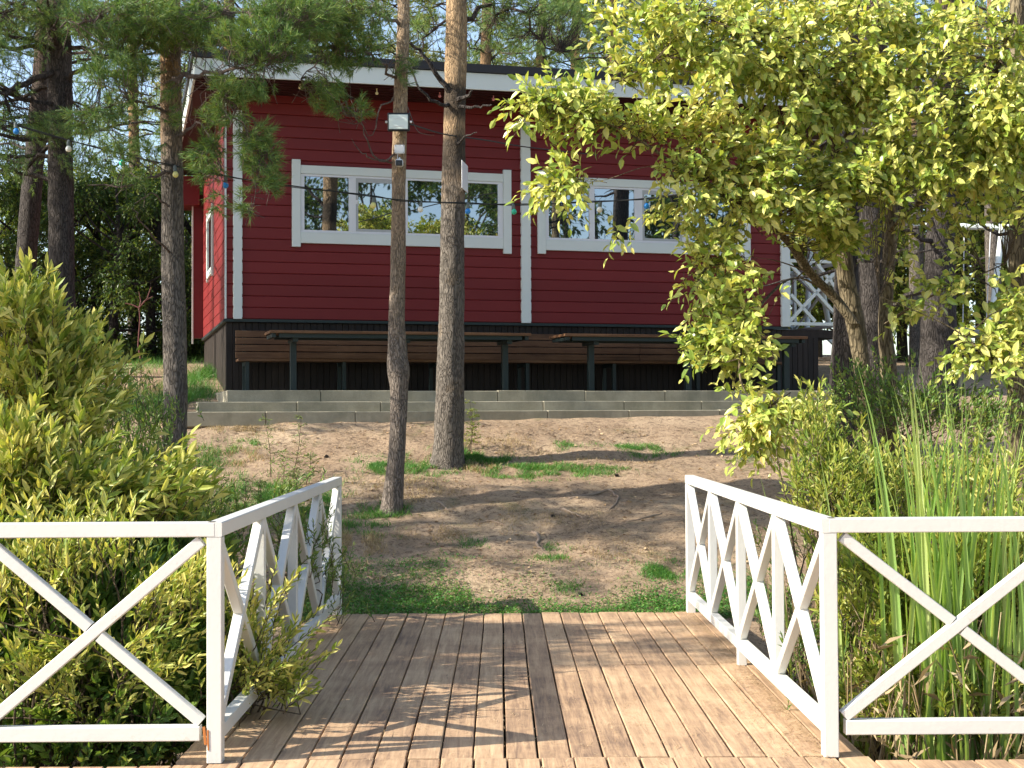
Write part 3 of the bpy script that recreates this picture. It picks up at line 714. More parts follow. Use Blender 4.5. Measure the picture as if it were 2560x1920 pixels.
# ------------------------------------------------------------------ the three front pines
def tips(g, rows_list, mat_r=(.02, .004)):
    pass
def dlimb(rows, r0, r1, g, n=14, wob=.0, k=6):
    """limb through sketch pixels (x,y,Y)"""
    pts = [W(a, b, Y) for a, b, Y in rows]; c = curve([tuple(p) for p in pts], n)
    c[1:-1] += rng.normal(0, wob, (n-2, 3)); g.tube([Vector(p) for p in c], list(np.linspace(r0, r1, n)), k); return c
def cluster(gb, gn, lobes, n, anchors, k=30, nl=.088, nw=.0058, link=.35, down=.1):
    """needle brushes filling lobes, each on a twig that leads back to the nearest branch point"""
    P = pts_near(lobes, 0, n); A = np.concatenate(anchors)
    j = np.argmin(((P[:, None]-A[None])**2).sum(2), 1); S_ = A[j]; D = P-S_; dist = np.linalg.norm(D, axis=1)
    D = nrm(nrm(D)+rng.normal(0, .45, (n, 3))+np.array([0, 0, .1-down]))
    ln = rng.uniform(.12, .2, n); B = P-D*ln[:, None]
    gn.bulk(*needles(P-D*.05, D, .10, k, nl, nw)); gb.bulk(*stems_bulk(B, P+D*.04, .0035, .0015))
    m_ = rng.uniform(0, 1, n) < link; mm = m_ & (dist > .2)
    if mm.any(): gb.bulk(*stems_bulk(S_[mm], B[mm], .006, .003, mid=rng.normal(0, .05, (mm.sum(), 3))))
# thin pine with the floodlight
rowsA = [(845, 1115, 50), (852, 1040, 42), (858, 960, 36), (862, 850, 38), (861, 800, 48), (858, 760, 42), (857, 680, 35), (860, 560, 33), (861, 430, 30), (863, 300, 31), (867, 150, 28), (872, 0, 26)]
tr, br, cr = Geo(), Geo(), Geo(); c = trunk_geo(tr, dtrunk(rowsA, 13.6, 11.5), 28, .04, .05, .25, 6)
pine_crown(br, cr, c, 6.3, 11.3, 26, 2.0, k=18, nw=.006)
a1 = dlimb([(866, 320, 13.6), (820, 350, 13.4), (790, 300, 13.3), (770, 250, 13.3)], .012, .004, br, 12, .012)
a2 = dlimb([(850, 210, 13.6), (820, 240, 13.4), (800, 290, 13.3), (775, 265, 13.2)], .01, .003, br, 12, .015)
a3 = dlimb([(852, 352, 13.6), (810, 345, 13.4), (780, 330, 13.3), (760, 300, 13.3)], .01, .003, br, 12, .012)
dlimb([(880, 230, 13.6), (900, 280, 13.5), (920, 290, 13.4), (938, 292, 13.4)], .006, .002, br)
a4 = dlimb([(868, 60, 13.6), (800, 20, 13.2), (700, 30, 13.0), (600, 70, 12.8)], .02, .006, br, 16, .02)
a5 = dlimb([(860, 180, 13.6), (800, 120, 13.3), (720, 110, 13.1), (650, 170, 13.0)], .016, .005, br, 16, .02)
cluster(br, cr, [(700, 30, 160, 45, 13.1, .5, 1), (740, 110, 80, 50, 13.2, .4, .9), (700, 200, 50, 38, 13.1, .3, .8), (735, 235, 28, 25, 13.1, .2, .6), (780, 240, 30, 25, 13.2, .2, .4), (880, 150, 40, 30, 13.4, .3, .4), (620, 20, 120, 40, 13, .4, .8)], 800, [a4, a5, a2, a1])
build_tree('pine_tree', tuple(c[2, :3]), 'slim leaning pine carrying the floodlight, in front of the left window', 'tree', tr, br, cr, BARKT, TWIGD, NEED)
# big pine
rowsB = [(966, 1000, 74), (969, 960, 66), (972, 850, 62), (975, 700, 57), (977, 550, 53), (980, 400, 50), (982, 250, 47), (985, 120, 47), (986, 0, 45)]
tr, br, cr = Geo(), Geo(), Geo(); c = trunk_geo(tr, dtrunk(rowsB, 15.35, 13), 34, .04, .05, .2, 6)
pine_crown(br, cr, c, 7, 13, 30, 2.6, k=16, nw=.007)
b1 = dlimb([(975, 205, 15.3), (950, 170, 15.2), (920, 125, 15.1), (885, 92, 15.)], .035, .014, br, 12, .01)
b1b = dlimb([(975, 230, 15.3), (945, 222, 15.1), (905, 190, 15.), (880, 120, 15)], .025, .006, br, 12, .01)
dlimb([(990, 215, 15.2), (1010, 208, 15.1), (1020, 195, 15.)], .03, .01, br, 8, .004); dlimb([(992, 230, 15.2), (1030, 232, 15.1), (1062, 226, 15.)], .02, .008, br, 9, .008)
dlimb([(990, 310, 15.2), (1005, 295, 15.1), (1030, 286, 15.)], .018, .005, br, 9, .004)
bb = dlimb([(985, 60, 15.4), (1060, 10, 15.6), (1150, 60, 15.8), (1230, 130, 16)], .03, .006, br, 14, .05)
bc = dlimb([(985, 20, 15.4), (930, 70, 15.4), (890, 150, 15.3)], .02, .005, br, 12, .03)
cluster(br, cr, [(1120, 30, 130, 40, 16, .7, 1), (1060, 90, 80, 30, 16, .5, .35), (910, 40, 40, 40, 15.3, .5, .6), (1220, 60, 90, 60, 16.5, .6, .7)], 420, [bb, bc], nw=.005)
build_tree('pine_tree', tuple(c[2, :3]), 'tall thick pine with orange upper bark and a blackened ring below the roof edge', 'tree', tr, br, cr, BARKB, BARKD, NEED)
# left pine
rowsC = [(377, 1150, 60), (377, 1000, 54), (379, 850, 51), (377, 700, 50), (373, 550, 48), (372, 420, 46), (370, 250, 46), (368, 100, 42), (370, 0, 38)]
tr, br, cr = Geo(), Geo(), Geo(); c = trunk_geo(tr, dtrunk(rowsC, 13.2, 10.5), 32, .04, .05, .1, 6)
pine_crown(br, cr, c, 6.2, 10.5, 26, 2.2, k=18, nw=.006)
c1 = dlimb([(365, 130, 13.2), (300, 70, 12.9), (220, 40, 12.6), (130, 60, 12.4)], .032, .008, br, 16, .02)
c2 = dlimb([(365, 170, 13.2), (400, 165, 12.9), (450, 160, 12.6), (520, 150, 12.3), (590, 130, 12.2)], .03, .006, br, 16, .02)
c3 = dlimb([(375, 250, 13.2), (340, 230, 13), (280, 225, 12.8), (210, 240, 12.6)], .02, .006, br, 14, .02)
c4 = dlimb([(375, 400, 13.2), (350, 370, 13), (280, 400, 12.8), (190, 400, 12.6)], .02, .005, br, 14, .02)
c5 = dlimb([(480, 155, 12.5), (500, 230, 12.4), (540, 300, 12.4), (560, 370, 12.4), (545, 450, 12.4)], .012, .003, br, 16, .02)
c6 = dlimb([(375, 470, 13.2), (345, 430, 13), (320, 420, 12.9), (290, 440, 12.8)], .012, .003, br, 12, .01)
c7 = dlimb([(370, 550, 13.2), (340, 520, 12.8), (305, 480, 12.5), (285, 450, 12.4)], .012, .004, br, 10, .01)
c8 = dlimb([(365, 40, 13.2), (420, 20, 12.9), (520, 30, 12.6), (620, 60, 12.4)], .025, .006, br, 14, .03)
c9 = dlimb([(372, 300, 13.2), (430, 270, 12.8), (470, 330, 12.6), (480, 420, 12.6)], .014, .003, br, 14, .02)
for s_ in range(16):
    q = c2[rng.integers(3, 15)]; e = q+np.array([rng.normal(0, .2), rng.normal(0, .1), rng.uniform(-.6, -.1)]); br.tube(limb(q, e, 7, .5), list(np.linspace(.005, .002, 7)), 4)
cluster(br, cr, [(330, 50, 200, 60, 12.7, .5, 1.5), (640, 40, 110, 50, 12.5, .4, 1.1), (560, 100, 110, 60, 12.3, .4, 1.2), (520, 185, 80, 30, 12.3, .3, .8), (260, 150, 90, 45, 12.7, .4, .8), (250, 240, 80, 30, 12.7, .3, .55),
                 (290, 320, 70, 25, 12.8, .3, .7), (290, 385, 45, 22, 12.7, .25, .55), (190, 260, 60, 30, 12.6, .3, .5), (560, 330, 42, 70, 12.4, .25, 1.15), (590, 400, 25, 30, 12.4, .2, .8), (450, 340, 40, 60, 12.6, .25, .75), (490, 250, 55, 50, 12.4, .3, .55), (530, 445, 22, 40, 12.4, .15, .4), (470, 440, 25, 25, 12.6, .15, .3), (380, 230, 30, 60, 12.9, .2, .3)],
        1800, [c1, c2, c3, c4, c5, c8, c9], k=34)
build_tree('pine_tree', tuple(c[2, :3]), 'pine left of the house whose needled boughs hang over the house corner', 'tree', tr, br, cr, BARKP, TWIGD, NEED)
# two dark pines at the far left
tr, br, cr = Geo(), Geo(), Geo(); c = trunk_geo(tr, dtrunk([(134, 900, 60), (134, 700, 57), (132, 500, 53), (130, 300, 52), (128, 100, 50), (125, 0, 46)], 18.5, 13), 28, .06, .06, .1, 6)
pine_crown(br, cr, c, 4.6, 12.5, 60, 2.6, k=18, nw=.007)
d1 = dlimb([(128, 160, 18.5), (60, 175, 18), (0, 200, 17.6), (-60, 190, 17.5)], .05, .02, br, 14, .02); d2 = dlimb([(140, 165, 18.4), (200, 150, 18), (260, 170, 17.8)], .035, .01, br, 12, .03)
d3 = dlimb([(128, 60, 18.5), (60, 10, 18), (-20, 30, 17.6)], .04, .01, br, 12, .03)
cluster(br, cr, [(100, 275, 80, 35, 18, .6, 1), (30, 120, 70, 60, 18, .8, .5), (200, 30, 80, 50, 18.2, .8, .8), (30, 360, 40, 30, 18, .5, .4), (180, 350, 60, 30, 18.2, .5, .5), (60, 40, 120, 50, 18, .8, 1)], 900, [d1, d2, d3], k=26, nw=.005, nl=.085)
build_tree('pine_tree', tuple(c[2, :3]), 'straight dark trunked pine, the thicker of the pair at the far left', 'tree', tr, br, cr, BARKD, BARKD, NEED)
tr, br, cr = Geo(), Geo(), Geo(); c = trunk_geo(tr, dtrunk([(50, 800, 50), (55, 600, 45), (65, 450, 44), (78, 300, 42), (92, 150, 40), (98, 0, 38)], 20.5, 13), 26, .07, .06, .1, 6)
pine_crown(br, cr, c, 5.2, 12.5, 46, 2.6, k=16, nw=.008)
build_tree('pine_tree', tuple(c[2, :3]), 'dark pine leaning right, leftmost trunk in the picture', 'tree', tr, br, cr, BARKD, BARKD, NEED)
# dark trunks on the right
for rows, Y, lab, top in (([(1818, 960, 66), (1820, 880, 60), (1822, 800, 56), (1826, 700, 52), (1830, 500, 50), (1834, 300, 46), (1840, 0, 42)], 15.2, 'dark rough pine trunk just right of the porch, nearest the house', 12),
                     ([(1894, 960, 62), (1884, 700, 56), (1880, 500, 54), (1884, 300, 52), (1892, 100, 50), (1896, 0, 48)], 16.6, 'dark pine trunk behind the pair of ridged stems', 12),
                     ([(2024, 900, 92), (2027, 780, 80), (2030, 600, 66), (2033, 400, 56), (2034, 200, 48), (2040, 0, 40)], 18.6, 'thick dark pine trunk in front of the swing frame', 13),
                     ([(2206, 1000, 58), (2204, 800, 54), (2202, 600, 44), (2200, 300, 36), (2198, 0, 32)], 13.8, 'pale brown trunk cut by the right edge of the picture', 11)):
    tr, br, cr = Geo(), Geo(), Geo(); c = trunk_geo(tr, dtrunk(rows, Y, top), 28, .06, .06, .15, 6)
    pine_crown(br, cr, c, 6.2, top-.3, 26, 2.4, k=16, nw=.007, dead=0); pine_crown(br, cr, c, 3.2, 6.2, 12, 1.5, dead=12, k=4)
    build_tree('pine_tree', tuple(c[2, :3]), lab, 'tree', tr, br, cr, BARKD if 'pale' not in lab else BARKW, BARKD, NEED)
# ------------------------------------------------------------------ broadleaf tree on the right
tr, br, cr = Geo(), Geo(), Geo(); skel = []
def stem(rows, Y, r0=None):
    ctrl = []
    for row in rows:
        p = W(row[0], row[1], row[3] if len(row) > 3 else Y); ctrl.append((p.x, p.y, p.z, row[2]*px2m(Y)/2))
    c = trunk_geo(tr, ctrl, 20, .05, .09, 0, 7); skel.append(c[:, :3]); return c
cs1 = stem([(1878, 1010, 40), (1872, 930, 37), (1862, 800, 36), (1848, 700, 40), (1828, 600, 38), (1818, 480, 30), (1805, 330, 24), (1740, 180, 18, 13.0), (1640, 80, 12, 12.6), (1500, 30, 8, 12.2)], 13.6)
stem([(1922, 1000, 40), (1920, 900, 38), (1918, 780, 34), (1912, 700, 30), (1924, 500, 26), (1932, 300, 22), (1950, 100, 18), (1960, -60, 14)], 13.8)
stem([(1846, 700, 26), (1800, 640, 26, 13.4), (1748, 587, 24, 13.2), (1700, 520, 20, 12.9), (1600, 440, 15, 12.4), (1480, 370, 11, 12), (1360, 290, 8, 11.8), (1240, 240, 5, 11.6), (1160, 210, 3, 11.6)], 13.4)
stem([(1924, 500, 20), (2000, 420, 16, 13.2), (2080, 300, 13, 12.8), (2150, 160, 9, 12.4), (2190, 30, 6, 12.2)], 13.6)
stem([(1790, 630, 12, 13.3), (1720, 600, 10, 12.8), (1660, 640, 8, 12.3), (1610, 720, 6, 12), (1600, 820, 5, 11.9), (1650, 900, 3, 11.8)], 12.6)
stem([(1914, 700, 14), (1990, 650, 11, 13.2), (2080, 610, 9, 12.8), (2170, 570, 6, 12.6)], 13.6)
stem([(1480, 372, 7, 12), (1400, 360, 6, 11.8), (1300, 390, 4, 11.7), (1220, 390, 3, 11.7)], 12)
stem([(1748, 587, 9, 13.2), (1660, 560, 7, 12.7), (1560, 560, 5, 12.4), (1500, 600, 3, 12.2)], 12.8)
stem([(2212, 880, 10, 12), (2120, 760, 8, 12), (2040, 700, 6, 12), (1900, 640, 4, 12)], 12)
stem([(1805, 330, 14), (1880, 200, 12, 13.2), (1900, 60, 9, 13), (1890, -60, 6, 13)], 13.6)
stem([(1640, 80, 9, 12.6), (1450, 120, 7, 12.3), (1330, 180, 5, 12.1)], 12.4)
WLOB = [(1330, 50, 60, 45, 12.6, .5, .35), (1420, 120, 120, 90, 12.4, .7, .8), (1560, 90, 150, 100, 12.4, .8, 1.), (1240, 230, 115, 38, 11.8, .35, 2.), (1310, 272, 90, 22, 11.9, .3, .9), (1450, 250, 110, 60, 12, .5, 1), (1480, 60, 120, 60, 12.3, .6, .7), (1330, 40, 70, 50, 12.4, .5, .35),
        (1200, 385, 36, 42, 11.7, .2, 1.9), (1185, 345, 26, 14, 11.7, .15, .8), (1342, 480, 24, 36, 11.7, .12, 1.1), (1450, 360, 60, 34, 12, .35, .7), (1590, 330, 150, 95, 12.1, .6, 1.15), (1560, 430, 150, 50, 12.1, .45, 1.1), (1740, 130, 150, 130, 12.7, .8, .95), (1760, 320, 150, 110, 12.5, .7, 1.),
        (1930, 190, 170, 150, 12.5, .8, .95), (1950, 390, 160, 80, 12.4, .6, 1.3), (2110, 300, 110, 150, 12.3, .7, 1.05), (2120, 80, 110, 90, 12.2, .6, .9), (1800, 420, 120, 70, 12.2, .4, .8), (1700, 450, 110, 55, 12.6, .5, .9), (1820, 490, 120, 42, 12.8, .5, .9), (2010, 480, 90, 34, 12.8, .5, .75), (2160, 450, 70, 60, 12.5, .4, .6),
        (1560, 540, 75, 42, 12.2, .35, 1.), (1520, 630, 62, 42, 12.1, .3, 1.5), (1570, 600, 90, 50, 12.2, .3, .35), (1590, 745, 80, 60, 12, .35, 1.7), (1640, 690, 60, 40, 12, .3, .5), (1670, 890, 85, 40, 11.8, .3, 1.8), (1640, 935, 60, 30, 11.8, .25, 1.3), (1550, 700, 55, 35, 12, .3, .8), (1620, 820, 45, 40, 11.9, .3, .7),
        (1930, 610, 60, 35, 12.5, .3, .7), (1920, 690, 80, 28, 12.3, .3, .9), (1880, 540, 60, 30, 12.7, .3, .6), (2060, 560, 50, 35, 12.5, .3, .4), (1680, 20, 150, 50, 12.6, .6, 1), (1850, 40, 120, 70, 12.8, .6, .8), (2040, 20, 120, 60, 12.5, .6, .7), (2190, 200, 60, 160, 12.3, .5, .9), (2180, 360, 60, 90, 12.3, .4, .9), (2200, 620, 40, 60, 12.2, .3, .8), (2140, 760, 60, 38, 12, .3, .9), (2180, 700, 40, 45, 12.2, .3, .6), (2060, 640, 50, 25, 12.3, .3, .35), (1760, 680, 14, 14, 12.5, .1, .2)]
m_ = 3950; P = pts_near(WLOB, 0, m_, .095, 8); A = np.concatenate(skel); A = A[::2]
j = np.argmin(((P[:, None]-A[None])**2).sum(2), 1); Sx = A[j]; dv = P-Sx; dist = np.linalg.norm(dv, axis=1)
Dx = nrm(nrm(dv)*.8+rng.normal(0, .38, (m_, 3))+np.array([-.15, -.25, .05]))
(lv, lf), ends = sprays(P-Dx*.14, Dx, .30, 7, .11, .058, droop=.18, open_=1.15, sag=.1, curl=.22)
cr.bulk(lv, lf); br.bulk(*stems_bulk(P-Dx*.16, ends, .003, .0012))
mm = (rng.uniform(0, 1, m_) < .16) & (dist > .25); br.bulk(*stems_bulk(Sx[mm], (P-Dx*.16)[mm], .008, .003, mid=rng.normal(0, .07, (mm.sum(), 3))))
m_wil=0
build_tree('broadleaf_tree', tuple(cs1[2, :3]), 'multi stemmed broadleaf tree with yellow green leaves overhanging the right half of the house', 'tree', tr, br, cr, BARKW, TWIG, L_WIL)
# ------------------------------------------------------------------ shrubs
def shrub(name, label, lobes, n, ll, lw, leafmat, roots, nl=14, tl=.34, upw=.9, droop=.05, nstem=60, lean=(0, 0), group=None, open_=.75, extra=None):
    st, fo = Geo(), Geo(); P = pts_near(lobes, 0, n, .10, 5)
    P = P[(P[:, 2] > -.5)]; n = len(P)
    cen = P.mean(0); D = nrm(nrm(P-cen)*.45+np.array([lean[0], lean[1], upw])+rng.normal(0, .33, (n, 3)))
    (v, f), e = sprays(P-D*tl*.5, D, tl*rng.uniform(.6, 1.1, n), nl, ll, lw, droop=droop, open_=open_, up=.5, sag=0, curl=.15)
    fo.bulk(v, f); st.bulk(*stems_bulk(P-D*tl*.6, e, .0035, .001))
    for i in rng.choice(n, min(n, nstem), replace=False):
        r0 = roots[rng.integers(len(roots))]; b = np.array([r0[0]+rng.normal(0, .15), r0[1]+rng.normal(0, .15), gz(r0[0], r0[1])-.05])
        mid = (b+P[i])/2+np.array([rng.normal(0, .1), 0, .25]); c_ = curve([b, mid, P[i]-D[i]*tl*.6], 9); st.tube([Vector(q) for q in c_], list(np.linspace(.009, .003, 9)), 5)
    if extra: extra(st, fo)
    base = (roots[0][0], roots[0][1], gz(roots[0][0], roots[0][1]))
    root = empty(name, base, 0, label, 'shrub', group)
    for nm, g_, m0 in (('stems', st, TWIG), ('foliage', fo, leafmat)):
        o = g_.build(nm, m0, root); o.location = -Vector(base)
    return root
shrub('shrub', 'yellow green leafy shrub rising behind the left railing to the left edge of the picture',
      [(5, 620, 40, 50, 9.3, .35, .7), (60, 670, 70, 60, 9.2, .4, 1.2), (110, 735, 70, 75, 9.2, .45, 1.1), (60, 790, 110, 90, 9.2, .5, 1.3), (150, 835, 65, 70, 9.2, .45, 1.), (90, 930, 130, 100, 9.0, .5, 1.2), (185, 940, 50, 55, 9.2, .4, .8), (190, 760, 22, 26, 9.2, .2, .4)],
      560, .105, .037, L_BUSH, [(-3.2, 9.2), (-2.7, 9.4), (-3.6, 9)], tl=.36, lean=(.2, -.1))
shrub('shrub', 'bright yellow shrub at the left edge with shoots reaching right above the railing',
      [(30, 960, 60, 80, 8.0, .3, 1.1), (60, 1040, 100, 60, 8.0, .35, 1.3), (170, 1080, 100, 45, 8.0, .3, 1.3), (290, 1075, 80, 40, 8.0, .25, 1.1), (370, 1050, 50, 32, 8.0, .2, .8), (420, 990, 32, 22, 8.0, .12, .8), (50, 1180, 80, 80, 7.6, .3, .8), (90, 1100, 120, 30, 7.9, .3, 1)],
      560, .098, .034, L_BUSH, [(-2.4, 8.0), (-2.8, 7.8)], tl=.32, lean=(.35, -.1))
shrub('shrub', 'dense dark green shrub filling the gap under and behind the left railing',
      [(60, 1300, 110, 110, 7.6, .45, 1), (200, 1330, 120, 120, 7.7, .5, 1), (340, 1330, 120, 130, 7.8, .5, 1.1), (100, 1500, 140, 110, 7.3, .4, 1.1), (280, 1500, 150, 110, 7.3, .4, 1.1), (400, 1500, 80, 110, 7.4, .35, 1), (250, 1200, 160, 60, 8.2, .4, 1), (420, 1200, 60, 60, 8.3, .3, .8), (-160, 1350, 150, 200, 7.6, .5, .8), (200, 1620, 230, 30, 7.0, .3, .9)],
      2250, .082, .031, L_BUSHG, [(-2.2, 7.6), (-1.9, 7.4), (-2.7, 7.6)], tl=.28, lean=(.05, -.25), nstem=90)
shrub('shrub', 'pale young sprigs standing in the dark shrub behind the left front railing',
      [(60, 1240, 60, 60, 7.1, .2, .9), (120, 1430, 90, 80, 6.9, .2, .7), (330, 1420, 60, 90, 6.9, .2, .9), (400, 1300, 40, 80, 7.1, .2, .7), (270, 1560, 120, 40, 6.8, .15, .6), (200, 1180, 150, 40, 7.3, .2, .6)],
      230, .074, .024, L_BUSH, [(-1.9, 7.1), (-2.3, 6.9)], tl=.3, lean=(.1, -.15), nstem=30)
shrub('shrub', 'leafy shoots poking through the left bridge railing onto the boards',
      [(560, 1400, 55, 90, 7.3, .2, 1.1), (590, 1460, 45, 40, 7.25, .18, 1.3), (530, 1330, 45, 60, 7.5, .15, .8), (570, 1290, 30, 40, 7.8, .15, .5)],
      120, .066, .02, L_BUSH, [(-1.6, 7.3), (-1.55, 7.5)], tl=.3, lean=(.45, -.15), nstem=20)
shrub('shrub', 'low green shrub between the left pine and the yellow shrub',
      [(300, 900, 70, 70, 11.5, .6, 1), (290, 1010, 90, 70, 11, .6, 1), (360, 1080, 70, 60, 10.5, .5, 1), (440, 1130, 60, 50, 10, .5, .9), (600, 1090, 60, 45, 10.8, .3, .3), (250, 850, 50, 50, 12, .5, .8), (470, 1180, 30, 60, 9.5, .3, .6)],
      760, .055, .016, L_BUSHG, [(-3, 11), (-2.6, 10.4), (-3.2, 11.6)], tl=.26, nstem=40)
shrub('shrub', 'bushy plants beside the far end of the left bridge railing',
      [(700, 1240, 26, 60, 10.3, .25, 1), (660, 1200, 40, 70, 9.8, .25, .8), (600, 1180, 40, 60, 9.2, .25, .7), (720, 1300, 16, 26, 10.8, .12, .8)],
      200, .05, .013, L_BUSHG, [(-1.85, 10.2), (-1.85, 9.6)], tl=.24, nstem=8)
# right side
shrub('shrub', 'yellow tipped shrub rising just behind the right bridge railing',
      [(1765, 900, 26, 32, 8.7, .15, 1.3), (1775, 960, 38, 40, 8.7, .2, 1.2), (1790, 1030, 50, 50, 8.6, .25, 1.2), (1850, 1060, 60, 60, 8.6, .3, 1.1), (1770, 1080, 50, 40, 8.8, .25, .8), (1860, 1180, 70, 80, 8.2, .3, 1), (1730, 1010, 26, 26, 9, .15, .4)],
      420, .064, .018, L_RIGHT, [(1.9, 8.6), (2.1, 8.4)], tl=.26, nl=18, nstem=50)
shrub('shrub', 'green willowy shrub filling the space behind the right railing under the reeds',
      [(1900, 1020, 90, 55, 9.6, .4, .9), (2030, 1040, 110, 50, 9.6, .45, .8), (2150, 1000, 80, 60, 9.4, .45, .8), (1900, 1280, 100, 120, 7.8, .4, 1), (2040, 1300, 130, 130, 7.8, .45, 1), (2170, 1280, 110, 150, 7.8, .45, 1), (1930, 1480, 110, 100, 7.4, .35, .9), (2090, 1500, 130, 100, 7.4, .35, .9), (2190, 1480, 70, 100, 7.4, .35, .9), (2010, 1120, 150, 60, 8.6, .4, .9), (2160, 1110, 80, 70, 8.4, .4, .9), (2340, 1280, 130, 170, 7.9, .5, .8), (2330, 1500, 130, 100, 7.5, .4, .8)],
      1650, .078, .021, L_RIGHT, [(2.5, 7.8), (2.9, 8), (2.2, 7.6)], tl=.28, nl=15, nstem=120)
shrub('shrub', 'low dark shrub around the feet of the ridged stems on the right',
      [(1900, 880, 60, 50, 12.6, .4, 1), (1840, 850, 36, 60, 13, .3, .6), (1990, 880, 70, 50, 12.3, .4, .8), (2100, 880, 80, 50, 12, .4, .7), (1920, 790, 40, 40, 13, .3, .4)],
      420, .06, .024, L_BUSHG, [(3.0, 12.6), (3.5, 12.4)], tl=.26, nl=10, nstem=30)
shrub('shrub', 'dark weeds along the outside of the right bridge railing',
      [(1720, 1300, 40, 60, 9.6, .2, 1), (1690, 1200, 26, 50, 10.4, .2, .5), (1770, 1400, 40, 80, 8, .2, 1), (1740, 1480, 30, 50, 7.6, .15, .8), (1650, 1330, 20, 30, 9.9, .15, .7)],
      170, .06, .015, L_BUSHG, [(2.1, 9.4), (2.1, 8.6)], tl=.22, nl=12, nstem=6)
# weeds on the slope
def weed(label, spots, mat=L_BUSHG):
    st, fo = Geo(), Geo(); b0 = None
    for (dx, dy, h, dxo) in spots:
        p = G(dx, dy); b0 = b0 or p; t = p+Vector((dxo, 0, h)); c_ = curve([p, (p+t)/2+Vector((.02, 0, 0)), t], 8); st.tube([Vector(q) for q in c_], list(np.linspace(.005, .002, 8)), 4)
        for i in range(2, 8):
            q = Vector(c_[i]); k = 5
            P = np.repeat(np.array(q)[None], k, 0); D = nrm(rng.normal(0, 1, (k, 3))*np.array([1, 1, .3])+np.array([0, 0, .4]))
            (v, f), e = sprays(P, D, .13*(1.3-i/9), 5, .036, .011, droop=.2); fo.bulk(v, f); st.bulk(*stems_bulk(P, e, .002, .001))
    root = empty('weed', b0, 0, label, 'plant')
    for nm, g_, m0 in (('stems', st, TWIG), ('foliage', fo, mat)):
        o = g_.build(nm, m0, root); o.location = -b0
weed('tall weed with two thin stalks before the steps, left of the slim pine', [(585, 1035, .62, -.06), (630, 1040, .66, .1), (610, 1050, .35, 0), (660, 1050, .32, .05), (640, 1065, .25, -.03)])
weed('small green sapling beside the foot of the thick pine', [(1012, 980, .48, .05), (1016, 985, .6, .0), (1008, 975, .3, .08)], L_FAR)
weed('thin seed stalk weed behind the left railing corner', [(470, 1130, .4, .04), (500, 1150, .3, -.02), (520, 1120, .35, .05), (560, 1110, .3, 0)])
# reeds
def reed(label, cx, n, spread, top, Y, w0=.022):
    g = Geo(); V, F = [], []
    base = W(cx, 1640, Y); base.z = gz(base.x, base.y)
    for i in range(n):
        x = cx+rng.normal(0, spread); dt = rng.normal(0, spread*.45); ty = top-30+abs(rng.normal(0, 110)); Yi = Y+rng.normal(0, .12)
        p0 = W(x, 1640, Yi); p0.z = gz(p0.x, p0.y)-.02; p1 = W(x+dt, ty, Yi+rng.normal(0, .15)); H = p1.z-p0.z
        bend = rng.uniform(0, .2)*H*np.sign(dt+.01); ww = w0*rng.uniform(.6, 1.15); a = rng.uniform(-.7, .7); s = np.array([math.cos(a), math.sin(a), 0])
        vs = []; m = 9
        for k in range(m):
            t = k/(m-1); c_ = np.array(p0)*(1-t)+np.array(p1)*t+np.array([bend*t**3*.6, 0, -.15*abs(bend)*t**3]); wk = ww*(1-.15*t)*(1 if t < .55 else max(.03, 1-((t-.55)/.45)**1.6))
            tw = a+t*.9; s = np.array([math.cos(tw), math.sin(tw), 0]); vs += [c_-s*wk/2, c_+np.array([0, .15*wk, 0]), c_+s*wk/2]
        b = i*m*3
        for k in range(m-1): F += [(b+k*3, b+k*3+1, b+k*3+4, b+k*3+3), (b+k*3+1, b+k*3+2, b+k*3+5, b+k*3+4)]
        V += vs
    o = Geo().bulk(np.array(V)-np.array(base), [np.array(F)]).build('reed_clump', REEDM, label=label, cat='reeds'); o.location = base
reed('clump of tall green reeds, the tallest, behind the middle of the right front railing', 2010, 30, 46, 770, 7.25, .037)
reed('clump of tall green reeds cut by the right edge of the picture', 2165, 22, 32, 830, 7.15, .036)
reed('group of green reed blades between the two tall clumps', 2085, 16, 44, 800, 7.45, .032)
reed('few lone reed blades beside the right bridge railing', 1800, 6, 34, 960, 7.9, .03)
reed('short reed blades low behind the brace of the right front railing', 2040, 8, 40, 1230, 7.0, .034)
g = Geo(); n_ = 900; X0 = rng.uniform(1.75, 4.2, n_); Y0 = rng.uniform(6.9, 8.8, n_); P0 = np.stack([X0, Y0, np.full(n_, -.58)], 1)
P1 = P0+np.stack([rng.normal(0, .16, n_), rng.normal(0, .12, n_), rng.uniform(.35, 1.15, n_)], 1)
g.bulk(*stems_bulk(P0, P1, .006, .003, mid=rng.normal(0, .04, (n_, 3))))
n_ = 1100; P = np.stack([rng.uniform(1.7, 4.2, n_), rng.uniform(6.6, 8.6, n_), rng.uniform(-.5, .4, n_)], 1); g.bulk(*leaves(P, rng.normal(0, 1, (n_, 3))*np.array([1, 1, 1.3]), rdir(n_), .15, .006, True))
g.build('dry_reed_straw', STRAW, label='dry straw stalks standing among the reeds', kind='stuff')
